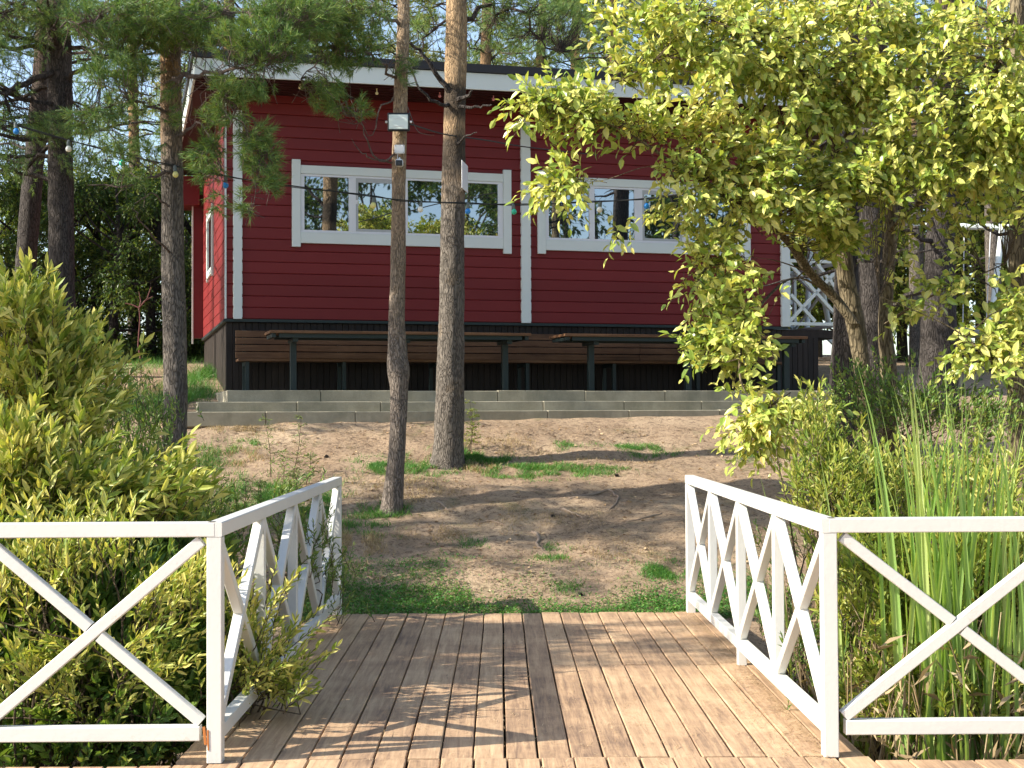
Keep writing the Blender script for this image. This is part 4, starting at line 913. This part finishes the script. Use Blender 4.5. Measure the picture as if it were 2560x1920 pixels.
#@@GRASS
# ------------------------------------------------------------------ grass, clover, litter
def blades(P, h, wd):
    n = len(P); d = nrm(np.stack([rng.normal(0, .45, n), rng.normal(0, .45, n), np.ones(n)], 1)); s = nrm(np.cross(d, rdir(n)))
    h = np.broadcast_to(h, (n,))[:, None]*rng.uniform(.5, 1.2, (n, 1)); lean = np.stack([d[:, 0], d[:, 1], np.zeros(n)], 1)
    V = np.stack([P-s*wd/2, P+s*wd/2, P+d*h*.55+s*wd*.4, P+d*h*.55-s*wd*.4, P+d*h+lean*h*.5], 1); b = (np.arange(n)*5)[:, None]
    return V.reshape(-1, 3), [b+np.array([0, 1, 2, 3]), b+np.array([3, 2, 4])]
def scatter(n, x0, x1, y0, y1, dens):
    out = []
    while len(out) < n:
        x, y = random.uniform(x0, x1), random.uniform(y0, y1)
        if random.random() < dens(x, y): out.append((x, y, gz(x, y)-.004))
    return np.array(out)
def d_edge(x, y):       # green strip at the end of the bridge, wide at the left
    lim = 11.12+(.85+.2*nz(x, y, 2, 5) if x < -.25 else (.27+.7*max(0, -.25+.5-x-.25)+.10*nz(x, y, 3, 2) if x < 1.05 else .34+.35*(x-1.05)))+.3*nz(x, y, 1.6, 8)
    if -.05 < x < .45 and y > 11.3: lim += .1
    return 1. if y < lim-.12 else (.35 if y < lim+.05 else (.1 if y < lim+.3 else .025))
gg = Geo()
P = scatter(15000, -1.75, 2.2, 11.03, 12.4, d_edge); gg.bulk(*blades(P, .042, .0045))
P = scatter(9000, -1.75, 2.2, 11.03, 12.4, d_edge); P[:, 2] += rng.uniform(.01, .045, len(P)); gg.bulk(*leaves(P, rng.normal(0, 1, (len(P), 3))*np.array([1, 1, .25]), np.array([0, 0, 1.])+rng.normal(0, .3, (len(P), 3)), .024, .02, True))
def patch(dx, dy, rx, ry, n, h=.05):
    c = G(dx, dy); a = rx*px2m(c.y); 
    c2 = G(dx, dy-ry); b = max(.15, abs(c2.y-c.y))
    pts = []
    while len(pts) < n:
        x, y = random.gauss(0, .62), random.gauss(0, .62)
        if nz(c.x+x*a, c.y+y*b, 5, 4)+random.gauss(0, .16) > -.15+.25*math.hypot(x, y): pts.append((c.x+x*a, c.y+y*b, gz(c.x+x*a, c.y+y*b)-.004))
    gg.bulk(*blades(np.array(pts), h, .005))
for a in ((1150, 1020, 110, 16, 3600, .05), (1050, 1000, 60, 14, 1800, .07), (1385, 975, 60, 10, 1300, .05), (1290, 1020, 60, 12, 1000, .05), (900, 1010, 90, 18, 1500, .06), (810, 1010, 50, 14, 900, .05), (780, 1140, 60, 20, 900, .06), (985, 985, 50, 12, 1500, .09),
          (840, 1110, 40, 12, 700, .08), (1190, 1200, 40, 6, 500, .04), (1450, 1240, 60, 22, 1400, .05), (560, 1080, 120, 40, 2600, .1), (700, 1100, 60, 40, 1200, .09), (1230, 965, 30, 6, 300, .05), (540, 960, 20, 6, 200, .05),
          (330, 790, 90, 26, 2600, .16), (430, 820, 40, 26, 1800, .2), (420, 860, 40, 20, 1000, .16), (330, 880, 80, 30, 1800, .14), (460, 1000, 60, 40, 900, .08), (1010, 1180, 60, 14, 260, .04), (1230, 1270, 50, 10, 300, .04), (1620, 990, 60, 10, 400, .05), (1900, 900, 120, 20, 1000, .12)):
    patch(*a)
gg.build('grass', GRASSM, label='green grass and clover patches on the sandy slope', kind='stuff')
# dry grass
gg = Geo()
def patch2(*a): patch(*a)
for a in ((1000, 1010, 90, 20, 1600, .06), (880, 1060, 120, 30, 1300, .05), (1100, 960, 100, 16, 700, .04), (760, 1180, 60, 30, 1200, .07), (1250, 1000, 150, 20, 900, .04), (1150, 1120, 140, 30, 900, .035), (1300, 1200, 140, 30, 700, .035), (500, 1000, 90, 30, 900, .06), (520, 930, 90, 16, 700, .04), (350, 850, 80, 20, 900, .1), (960, 1160, 100, 20, 600, .035)): patch(*a)
gg.build('dry_grass', STRAW, label='dry pale grass tufts on the sandy slope', kind='stuff')
def flatneedles(P, ln, wd, zoff):
    n = len(P); a = rng.uniform(0, 6.28, n); d = np.stack([np.cos(a), np.sin(a), rng.normal(0, .05, n)], 1); s = np.stack([-np.sin(a), np.cos(a), np.zeros(n)], 1); ln = ln*rng.uniform(.5, 1.2, (n, 1)); P = P+np.array([0, 0, zoff])
    V = np.stack([P-s*wd/2, P+s*wd/2, P+d*ln*.5+s*(wd/2+ln*.12)+np.array([0, 0, .003]), P+d*ln*.5+s*(-wd/2+ln*.12)+np.array([0, 0, .003]), P+d*ln], 1); b = (np.arange(n)*5)[:, None]
    return V.reshape(-1, 3), [b+np.array([0, 1, 2, 3]), b+np.array([3, 2, 4])]
g = Geo(); P = scatter(26000, -5, 6, 11.2, 17.2, lambda x, y: .4+nz(x, y, 1.7, 6)); g.bulk(*flatneedles(P, .075, .0055, .012))
P = scatter(1200, -5, 6, 11.2, 17.2, lambda x, y: 1.); g.bulk(*leaves(P+np.array([0, 0, .01]), rng.normal(0, 1, (1200, 3))*np.array([1, 1, .15]), np.array([0, 0, 1.])+rng.normal(0, .35, (1200, 3)), .05, .03, True))
g.build('ground_litter', NLIT, label='fallen needles and dry leaves scattered on the sandy slope', kind='stuff')
g = Geo(); n_ = 5200; ex = np.where(rng.uniform(0, 1, n_) < .45, XR-abs(rng.normal(0, .18, n_)), rng.uniform(XL, XR, n_))
P = np.stack([np.clip(ex, XL, XR-.05), rng.uniform(5.6, YF, n_), np.full(n_, .0055)], 1); g.bulk(*flatneedles(P, .055, .0026, 0))
g.build('deck_litter', NLIT, label='loose pine needles lying on the boardwalk', kind='stuff')
ROOTM = m_wood('root_wood', [(.2, .14, .1), (.3, .22, .16), (.4, .31, .23)], 'X', .8)
def root_line(pts, r, label):
    g = Geo(); P = []
    for dx, dy in pts: p = G(dx, dy); P.append((p.x, p.y, p.z+r*.25))
    c_ = curve(P, 16)
    for i in range(16): c_[i, 2] = gz(c_[i, 0], c_[i, 1])+r*(.4 if 1 < i < 14 else -.3); 
    c_[:, 0] += rng.normal(0, .006, 16); b = Vector(c_[0]); g.tube([Vector(q)-b for q in c_], [r*(1-.5*i/15) for i in range(16)], 7)
    o = g.build('tree_root', ROOTM, None, True, label=label, cat='root'); o.location = b
root_line([(940, 1085), (955, 1092), (965, 1102), (985, 1108)], .018, 'short bare root on the slope right of the slim pine')
root_line([(1230, 1080), (1310, 1060), (1335, 1075), (1325, 1095), (1312, 1104)], .016, 'curled bare root on the slope behind the right railing end')
root_line([(1150, 1150), (1165, 1165), (1160, 1180), (1175, 1190)], .02, 'knotted root at the middle of the sunlit mound')
root_line([(1025, 1135), (1060, 1130), (1100, 1140)], .012, 'thin root lying on the slope above the sunlit mound')
root_line([(1210, 1098), (1240, 1112), (1262, 1120)], .016, 'straight root running down the middle of the slope')
root_line([(1430, 1110), (1380, 1125), (1350, 1130)], .012, 'thin root near the far end of the right railing')
for i, (dx, dy, lab) in enumerate(((1332, 1030, 'dark pine cone on the slope below the right table'), (700, 990, 'pine cone on the slope left of the slim pine'), (1250, 1290, 'pine cone on bare soil near the end of the bridge'), (1200, 1120, 'pine cone beside the root in the middle of the slope'))):
    p = G(dx, dy); g = Geo()
    for k in range(9):
        z = k*.006; rr = .022*math.sin(math.pi*(k+1.5)/11)
        for q in range(8):
            a = q*.785+k*.4; g.add([(rr*.5*math.cos(a-.3), rr*.5*math.sin(a-.3), z), (rr*.5*math.cos(a+.3), rr*.5*math.sin(a+.3), z), (rr*1.25*math.cos(a), rr*1.25*math.sin(a), z+.006), (rr*.4*math.cos(a), rr*.4*math.sin(a), z+.01)], [(0, 1, 2), (0, 2, 3), (1, 3, 2)])
    g.sphere((0, 0, .025), .015, sz=1.5, n=6, m=8); o = g.build('pine_cone', BARKD, label=lab, cat='pine cone'); o.location = p+Vector((0, 0, .01)); o.rotation_euler = (1.3, 0, i*1.3)
# ------------------------------------------------------------------ fittings on the trees
def at_trunk(dx, dy, Y, r): p = W(dx, dy, Y-r); return p
fl = empty('floodlight', W(861, 263, 13.40), 0, 'black framed white floodlight strapped to the slim pine', 'light')
s = px2m(13.4); hw, hh = 24*s, 20*s
g = Geo(); g.box(-hw, hw, 0, .035, -hh, hh, .008)
for k in range(7): g.box(-hw*.7+k*hw*.22, -hw*.7+k*hw*.22+.006, .036, .06, -hh*.7, hh*.7)
g.build('housing', BLACK, fl)
g = Geo(); g.box(-hw*.88, hw*.84, -.006, -.001, -hh*.8, hh*.78, .004); lens = M('lamp_glass', .25, .6); lens.col((.80, .90, .86)); gl_ = g.build('lens', lens.m, fl)
g = Geo(); g.box(-hw*.5, hw*.5, -.009, -.007, -hh*.52, -hh*.44); g.box(-hw*.5, hw*.5, -.0085, -.007, hh*.3, hh*.34); g.build('reflector_strip', WHITEPL, fl)
g = Geo(); g.tube([(-hw-.012, .0, 0), (-hw-.012, .07, 0), (hw+.012, .07, 0), (hw+.012, .0, 0)], .006, 6); g.build('bracket', BLACK, fl)
for sx in (-1, 1):
    g = Geo(); g.tube([(sx*(hw+.002), 0.01, .0), (sx*(hw+.022), .01, 0)], .012, 8); g.build('bolt', WHITEPL, fl)
jb = empty('junction_box', W(863, 322, 13.45), 0, 'small white junction box on the slim pine between floodlight and camera', 'box')
g = Geo(); g.box(-11*s, 11*s, 0, .03, -9.5*s, 9.5*s, .006); g.build('cover', WHITEPL, jb)
for sx, sz in ((-1, -1), (-1, 1), (1, -1), (1, 1)):
    g = Geo(); g.tube([(sx*8.5*s, -.003, sz*7*s), (sx*8.5*s, .002, sz*7*s)], .005, 6); g.build('screw', m_paint('grey_screw', (.4, .42, .45), .4), jb)
g = Geo(); g.tube([(-4*s, .02, -9.5*s), (-5*s, .03, -18*s), (-2*s, .03, -22*s)], .004, 6); g.build('cable', WHITEPL, jb)
sc = empty('security_camera', W(862, 352, 13.42), 0, 'small white and black security camera on the slim pine below the junction box', 'camera')
g = Geo(); g.box(-8*s, 8*s, 0, .09, -6*s, 9*s, .012); g.build('housing', WHITEPL, sc)
g = Geo(); g.box(-7*s, 7*s, -.004, -.0005, -6.2*s, 6*s, .006); g.build('face', BLACK, sc)
g = Geo(); g.tube([(0, -.010, 0), (0, -.005, 0)], .008, 12); g.build('lens', m_paint('lens_dark', (.03, .03, .04), .3), sc)
g = Geo(); g.tube([(0, .06, 9*s), (0, .07, 14*s), (0, .1, 15*s)], .008, 6); g.build('mount', WHITEPL, sc)
sg = empty('sign_board', W(1004, 382, 15.2), R(82), 'thin white sign board seen nearly edge on at the right side of the thick pine', 'sign')
g = Geo(); hh = 30*px2m(15.2); g.box(-.19, .19, -.004, .004, -hh, hh, .002); g.build('board', WHITEPL, sg)
g = Geo(); g.box(-.04, .04, .005, .03, -.02, .02); g.build('fixing', BLACK, sg)
# ------------------------------------------------------------------ festoon lights
CABLE = m_paint('cable_rubber', (.015, .017, .016), .6)
fs_ = empty('string_lights', W(0, 258, 13.0), 0, 'festoon cable with blue, white, green and yellow bulbs strung across in front of the pines', 'string lights'); o0 = Vector(fs_.location)
cab = [(-120, 215, 12.9), (0, 258, 13.0), (150, 303, 13.05), (263, 333, 13.08), (378, 358, 12.93), (487, 381, 12.95), (650, 404, 13.1), (808, 425, 13.3), (880, 433, 13.42), (1011, 440, 13.8), (1108, 441, 14.1), (1250, 438, 13.9), (1400, 428, 13.6), (1560, 405, 13.4), (1700, 370, 13.4), (1815, 330, 13.5)]
cc = curve([tuple(W(a, b, y)-o0) for a, b, y in cab], 90); g = Geo(); g.tube([Vector(p) for p in cc], .006, 6)
cc2 = cc+np.stack([np.zeros(90), np.full(90, .008), .012*np.sin(np.arange(90)*.5)], 1); g.tube([Vector(p) for p in cc2], .004, 5); g.build('cable', CABLE, fs_)
BC = {'blue': (.02, .25, .7), 'white': (.85, .85, .75), 'green': (.03, .5, .3), 'yellow': (.75, .7, .25)}; BM = {}
for k, v in BC.items():
    m = M('bulb_'+k, .22, .5); m.col(v); m.b.inputs['Transmission Weight'].default_value = .0; BM[k] = m.m
SOCK = m_paint('grey_socket', (.14, .17, .16), .6)
for dx, col in ((33, 'blue'), (148, 'white'), (263, 'green'), (378, 'yellow'), (487, 'blue'), (808, 'yellow'), (909, 'white'), (1011, 'blue'), (1108, 'green'), (1206, 'yellow'), (1297, 'white'), (1394, 'blue'), (1500, 'yellow'), (1602, 'white')):
    i = min(range(90), key=lambda q: abs((W(dx, 400, (cc[q][1]+o0.y)).x)-(cc[q][0]+o0.x))); p = Vector(cc[i]); p.x = W(dx, 400, cc[i][1]+o0.y).x-o0.x
    t = random.uniform(-.12, .12)
    so_ = Geo(); so_.tube([(0, 0, .008), (0, 0, -.008), (0, 0, -.042), (0, 0, -.05)], [.008, .017, .019, .016], 10)
    so2 = so_.build('socket', SOCK, fs_); so2.location = p; so2.rotation_euler = (t*.5, t, 0)
    b = Geo(); b.tube([(0, 0, -.05), (0, 0, -.06), (0, 0, -.075), (0, 0, -.092), (0, 0, -.103), (0, 0, -.107)], [.015, .022, .028, .026, .016, .004], 14); o = b.build('bulb', BM[col], so2, True); o['label'] = col+' bulb'
for dx in (940, 1012, 770):
    g = Geo(); q = W(dx, 436, 13.5)-o0; g.box(q.x-.012, q.x+.012, q.y-.004, q.y+.004, q.z-.02, q.z+.016); 
g.build('cable_tie', WHITEPL, fs_)
wr = empty('cable_run', W(886, 268, 13.4), 0, 'dark power cable running from the floodlight past the thick pine to the house trim', 'cable'); o1 = Vector(wr.location)
cw = curve([tuple(W(a, b, y)-o1) for a, b, y in ((886, 268, 13.4), (960, 290, 14.9), (1050, 303, 16), (1140, 318, 17.5), (1290, 335, 19))], 40); g = Geo(); g.tube([Vector(p) for p in cw], .008, 6); g.build('cable', CABLE, wr)
# ------------------------------------------------------------------ swing set behind, right
sw = empty('swing_set', W(2165, 700, 24), 0, 'white metal swing frame standing on sandy ground behind the trunks on the right', 'swing set'); o2 = Vector(sw.location)
def swb(nm, pts, r, m=WHITE2, k=10):
    g = Geo(); g.tube([W(*p)-o2 for p in pts], r, k); g.build(nm, m, sw)
swb('beam', [(1740, 484, 24.6), (2240, 492, 24)], .055)
swb('leg', [(2165, 492, 24), (2138, 722, 23.3)], .05); swb('leg', [(2168, 492, 24.1), (2205, 690, 25.2)], .05)
swb('leg', [(1752, 486, 24.6), (1742, 740, 23.8)], .05); swb('leg', [(1752, 486, 24.6), (1790, 700, 25.6)], .05)
sw2 = empty('tyre_swing', W(2105, 718, 23.9), 0, 'white painted tyre seat hanging from the swing frame', 'swing'); o3 = Vector(sw2.location)
g = Geo(); n, m_t, R0, r0 = 28, 10, .24, .085; vs = []
for i in range(n):
    a = 2*math.pi*i/n
    for j in range(m_t):
        b = 2*math.pi*j/m_t; rr = R0+r0*math.cos(b)*(1+.06*(i % 2)); vs.append((rr*math.cos(a), rr*math.sin(a), r0*1.05*math.sin(b)))
g.add(vs, [(i*m_t+j, i*m_t+(j+1) % m_t, ((i+1) % n)*m_t+(j+1) % m_t, ((i+1) % n)*m_t+j) for i in range(n) for j in range(m_t)]); g.build('tyre', m_paint('tyre_paint', (.42, .42, .4), .7, .2), sw2, True)
for dx, x in ((2083, -.2), (2140, .2)):
    g = Geo(); g.tube([(x, 0, .07), tuple(W(dx, 492, 24)-o3)], .008, 6); g.build('chain', WHITEPL, sw2)
# pinkish bare sapling at the hedge
sp = W(300, 775, 21.5); sp.z = gz(sp.x, sp.y); g = Geo(); s2 = empty('bare_sapling', sp, 0, 'thin reddish bare sapling standing before the hedge left of the house', 'sapling')
def q_(a, b): v = W(a, b, 21.5)-sp; return v
for rows, r in (([(303, 775), (298, 745), (302, 690), (300, 660)], .013), ([(300, 665), (285, 658), (270, 655)], .012), ([(300, 665), (318, 645), (326, 620)], .012), ([(310, 652), (330, 640)], .01), ([(300, 670), (304, 650), (300, 630)], .01)):
    g.tube([q_(*p) for p in rows], list(np.linspace(r, r*.5, len(rows))), 6)
g.build('stem', CLOTHR, s2)
#@@BACK
# ------------------------------------------------------------------ background trees
def proto_leafy(seed, H=6., Rr=2., nl=1500, ll=.13, mat=L_FAR, low=.15, name='broadleaf_tree'):
    tr, br, cr = Geo(), Geo(), Geo(); c = trunk_geo(tr, [(0, 0, -.3, .12), (.05, 0, H*.3, .1), (-.1, .1, H*.6, .07), (0, 0, H*.92, .02)], 10, .25, .05)
    P = []; cen = []
    for i in range(22):
        z = rng.uniform(low, 1)*H; rr = Rr*(.35+.65*math.sin(math.pi*min(1, (z/H)*.85+.12)))*rng.uniform(.4, 1); a = rng.uniform(0, 6.28)
        q = np.array([rr*math.cos(a), rr*math.sin(a), z]); cen.append(q); j = int(np.argmin(abs(c[:, 2]-z*.75))); br.tube(limb(c[j, :3], q, 6, .2), list(np.linspace(.035, .008, 6)), 5)
        k = nl//22; s = rng.uniform(.35, .65)*Rr*.5; P.append(q+rdir(k)*rng.uniform(0, 1, (k, 1))**.5*np.array([s, s, s*.6]))
    P = np.concatenate(P); D = nrm(rng.normal(0, 1, (len(P), 3))+np.array([0, 0, -.1]))
    (v, f), e = sprays(P, D, .32, 6, ll, ll*.5, droop=.3, simple=True, sag=.2); cr.bulk(v, f); br.bulk(*stems_bulk(P, e, .004, .002))
    root = empty(name, (0, 0, 0))
    tr.build('trunk', BARKD, root, True); br.build('branches', BARKD, root); cr.build('crown', mat, root); return root
def proto_pine(H=12., zlo=.35, nb=60, blen=2.6, mat=NEED, nw=.012, rad=.15):
    tr, br, cr = Geo(), Geo(), Geo(); c = trunk_geo(tr, [(0, 0, -.3, rad*1.1), (.05, 0, H*.4, rad*.85), (0, .1, H*.75, rad*.5), (0, 0, H, .02)], 14, .2, .06)
    pine_crown(br, cr, c, H*zlo, H*.98, nb, blen, k=13, nl=.11, nw=nw, tufts=30, shoot=.16); pine_crown(br, cr, c, H*.15, H*zlo, 10, 1.2, dead=10)
    root = empty('pine_tree', (0, 0, 0)); tr.build('trunk', BARKP, root, True); br.build('branches', BARKD, root); cr.build('crown', mat, root); return root
ORD = ['first', 'second', 'third', 'fourth', 'fifth', 'sixth', 'seventh', 'eighth', 'ninth', 'tenth', 'eleventh', 'twelfth', 'thirteenth', 'fourteenth', 'fifteenth', 'sixteenth']
def place(proto, spots, lab, cat, group, used={}):
    spots = sorted(spots)
    for i, (x, y, sc_, rz) in enumerate(spots):
        o = proto if id(proto) not in used else copy_tree(proto); used[id(proto)] = 1
        o.location = (x, y, gz(x, y)); o.rotation_euler = (0, 0, rz); o.scale = (sc_,)*3
        tag(o, lab % ORD[i], cat, group)
def at(dx, Y): return W(dx, 700, Y).x
pA = proto_leafy(1, 5.0, 2.1, 1500, .12, L_FAR, .05); pB = proto_leafy(2, 4.2, 1.9, 1500, .11, L_FARD, .0, 'hedge_bush'); pP = proto_pine(); pP2 = proto_pine(11., .3, 85, 2.6, NEEDY, .014, .14)
# hedge-like bushes left of the house
place(pB, [(at(x, y), y, s, r) for x, y, s, r in ((-300, 26, 1., 2), (-170, 25, .9, 1), (-40, 25, .82, 0), (60, 25.5, .88, 1), (115, 27.5, .85, 4.1), (160, 26, .88, 2), (205, 28, .85, 5.2), (250, 25.5, .82, 3.2), (290, 28, .85, 1.2), (330, 26.5, .86, 4), (415, 27, .85, 5), (480, 29, .85, .5))],
      'dark green hedge bush left of the house, %s from the left', 'bush', 'hedge bushes left of the house')
place(pA, [(at(x, y), y, s, r) for x, y, s, r in ((20, 30, .82, 0), (150, 31, .8, 1), (290, 32, .85, 2), (400, 31, .8, 3), (620, 36, 1.5, 5), (1000, 38, 1.5, 2), (1330, 37, 1.5, 1))],
      'sunlit broadleaf tree behind the hedge and the house, %s from the left', 'tree', 'broadleaf trees behind the house')
pC = proto_leafy(3, 4.6, 2.0, 1400, .11, L_FAR, .0, 'hedge_bush')
place(pC, [(at(x, y), y, s, r) for x, y, s, r in ((1720, 30, 1., 0), (1840, 29, 1., 1), (1950, 30, 1.05, 2), (2060, 29.5, 1.0, 3), (2170, 30, 1.1, 4), (2280, 29, 1., 5), (1900, 35, 1.5, 3), (2120, 36, 1.6, 1), (2350, 33, 1.5, 4), (2420, 28, 1.1, 0), (2560, 30, 1.3, 2), (2720, 29, 1.2, 1), (2900, 32, 1.5, 3))],
      'green bush behind the swing frame, %s from the left', 'bush', 'bushes behind the swing frame')
place(pP, [(at(x, y), y, s, r) for x, y, s, r in ((-60, 24, .9, 0), (290, 33, 1., 2), (500, 30, 1.1, 3), (620, 27.5, .95, 4.4), (1048, 28, 1., 5), (1330, 29, 1., 0.4), (1600, 28, 1., 2.2), (1980, 27, .95, 1.2), (2150, 25.5, .9, 3.3), (2420, 26, 1., 1), (2600, 30, 1.1, 2), (2820, 27, 1., 3))],
      'tall pine standing behind house and hedge, %s from the left', 'tree', 'pines behind the house')
place(pP2, [(at(x, y), y, s, r) for x, y, s, r in ((430, 38, 1.2, 1), (740, 32, 1.15, 2), (880, 34, 1.2, 3), (1000, 38, 1.3, 1.4), (1170, 33, 1.15, 4), (1240, 38, 1.3, 5), (1450, 34, 1.2, 0), (1760, 33, 1.2, 2), (2080, 34, 1.2, 3), (2240, 31, 1.1, 5))],
      'sunlit pine in the wood behind the house, %s from the left', 'tree', 'sunlit pines in the wood')
# the pines left of the picture that shade the slope
pS = proto_pine(9.5, .34, 70, 2.3, NEED, .013, .14)
place(pS, [(-7.6, 10.6, .9, 0), (-11., 10.4, 1., 2), (-11.6, 7.0, .95, 3), (-9.3, 6.8, .85, 4), (-15.5, 15, 1.2, 1.7), (-8, 16.5, .9, 5)],
      'pine standing left of the picture on the slope, %s from the left', 'tree', 'pines left of the slope')
# the trees on the near shore that the windows mirror
pR = proto_leafy(5, 7.0, 2.4, 1600, .15, L_FARD, .15)
place(pR, [(9.5, 3.5, 1.15, 0), (12.5, -2, 1.5, 1), (17, 1.5, 1.6, 2), (10.5, -8, 1.5, 3), (19, -6, 1.9, 4), (6.5, -4, 1.2, 5), (14.5, -12, 1.8, 1.5), (8.5, -15, 1.7, 2.5), (22, 3, 1.8, .5)], 'broadleaf tree on the near shore behind the viewer, %s from the left', 'tree', 'near shore trees')
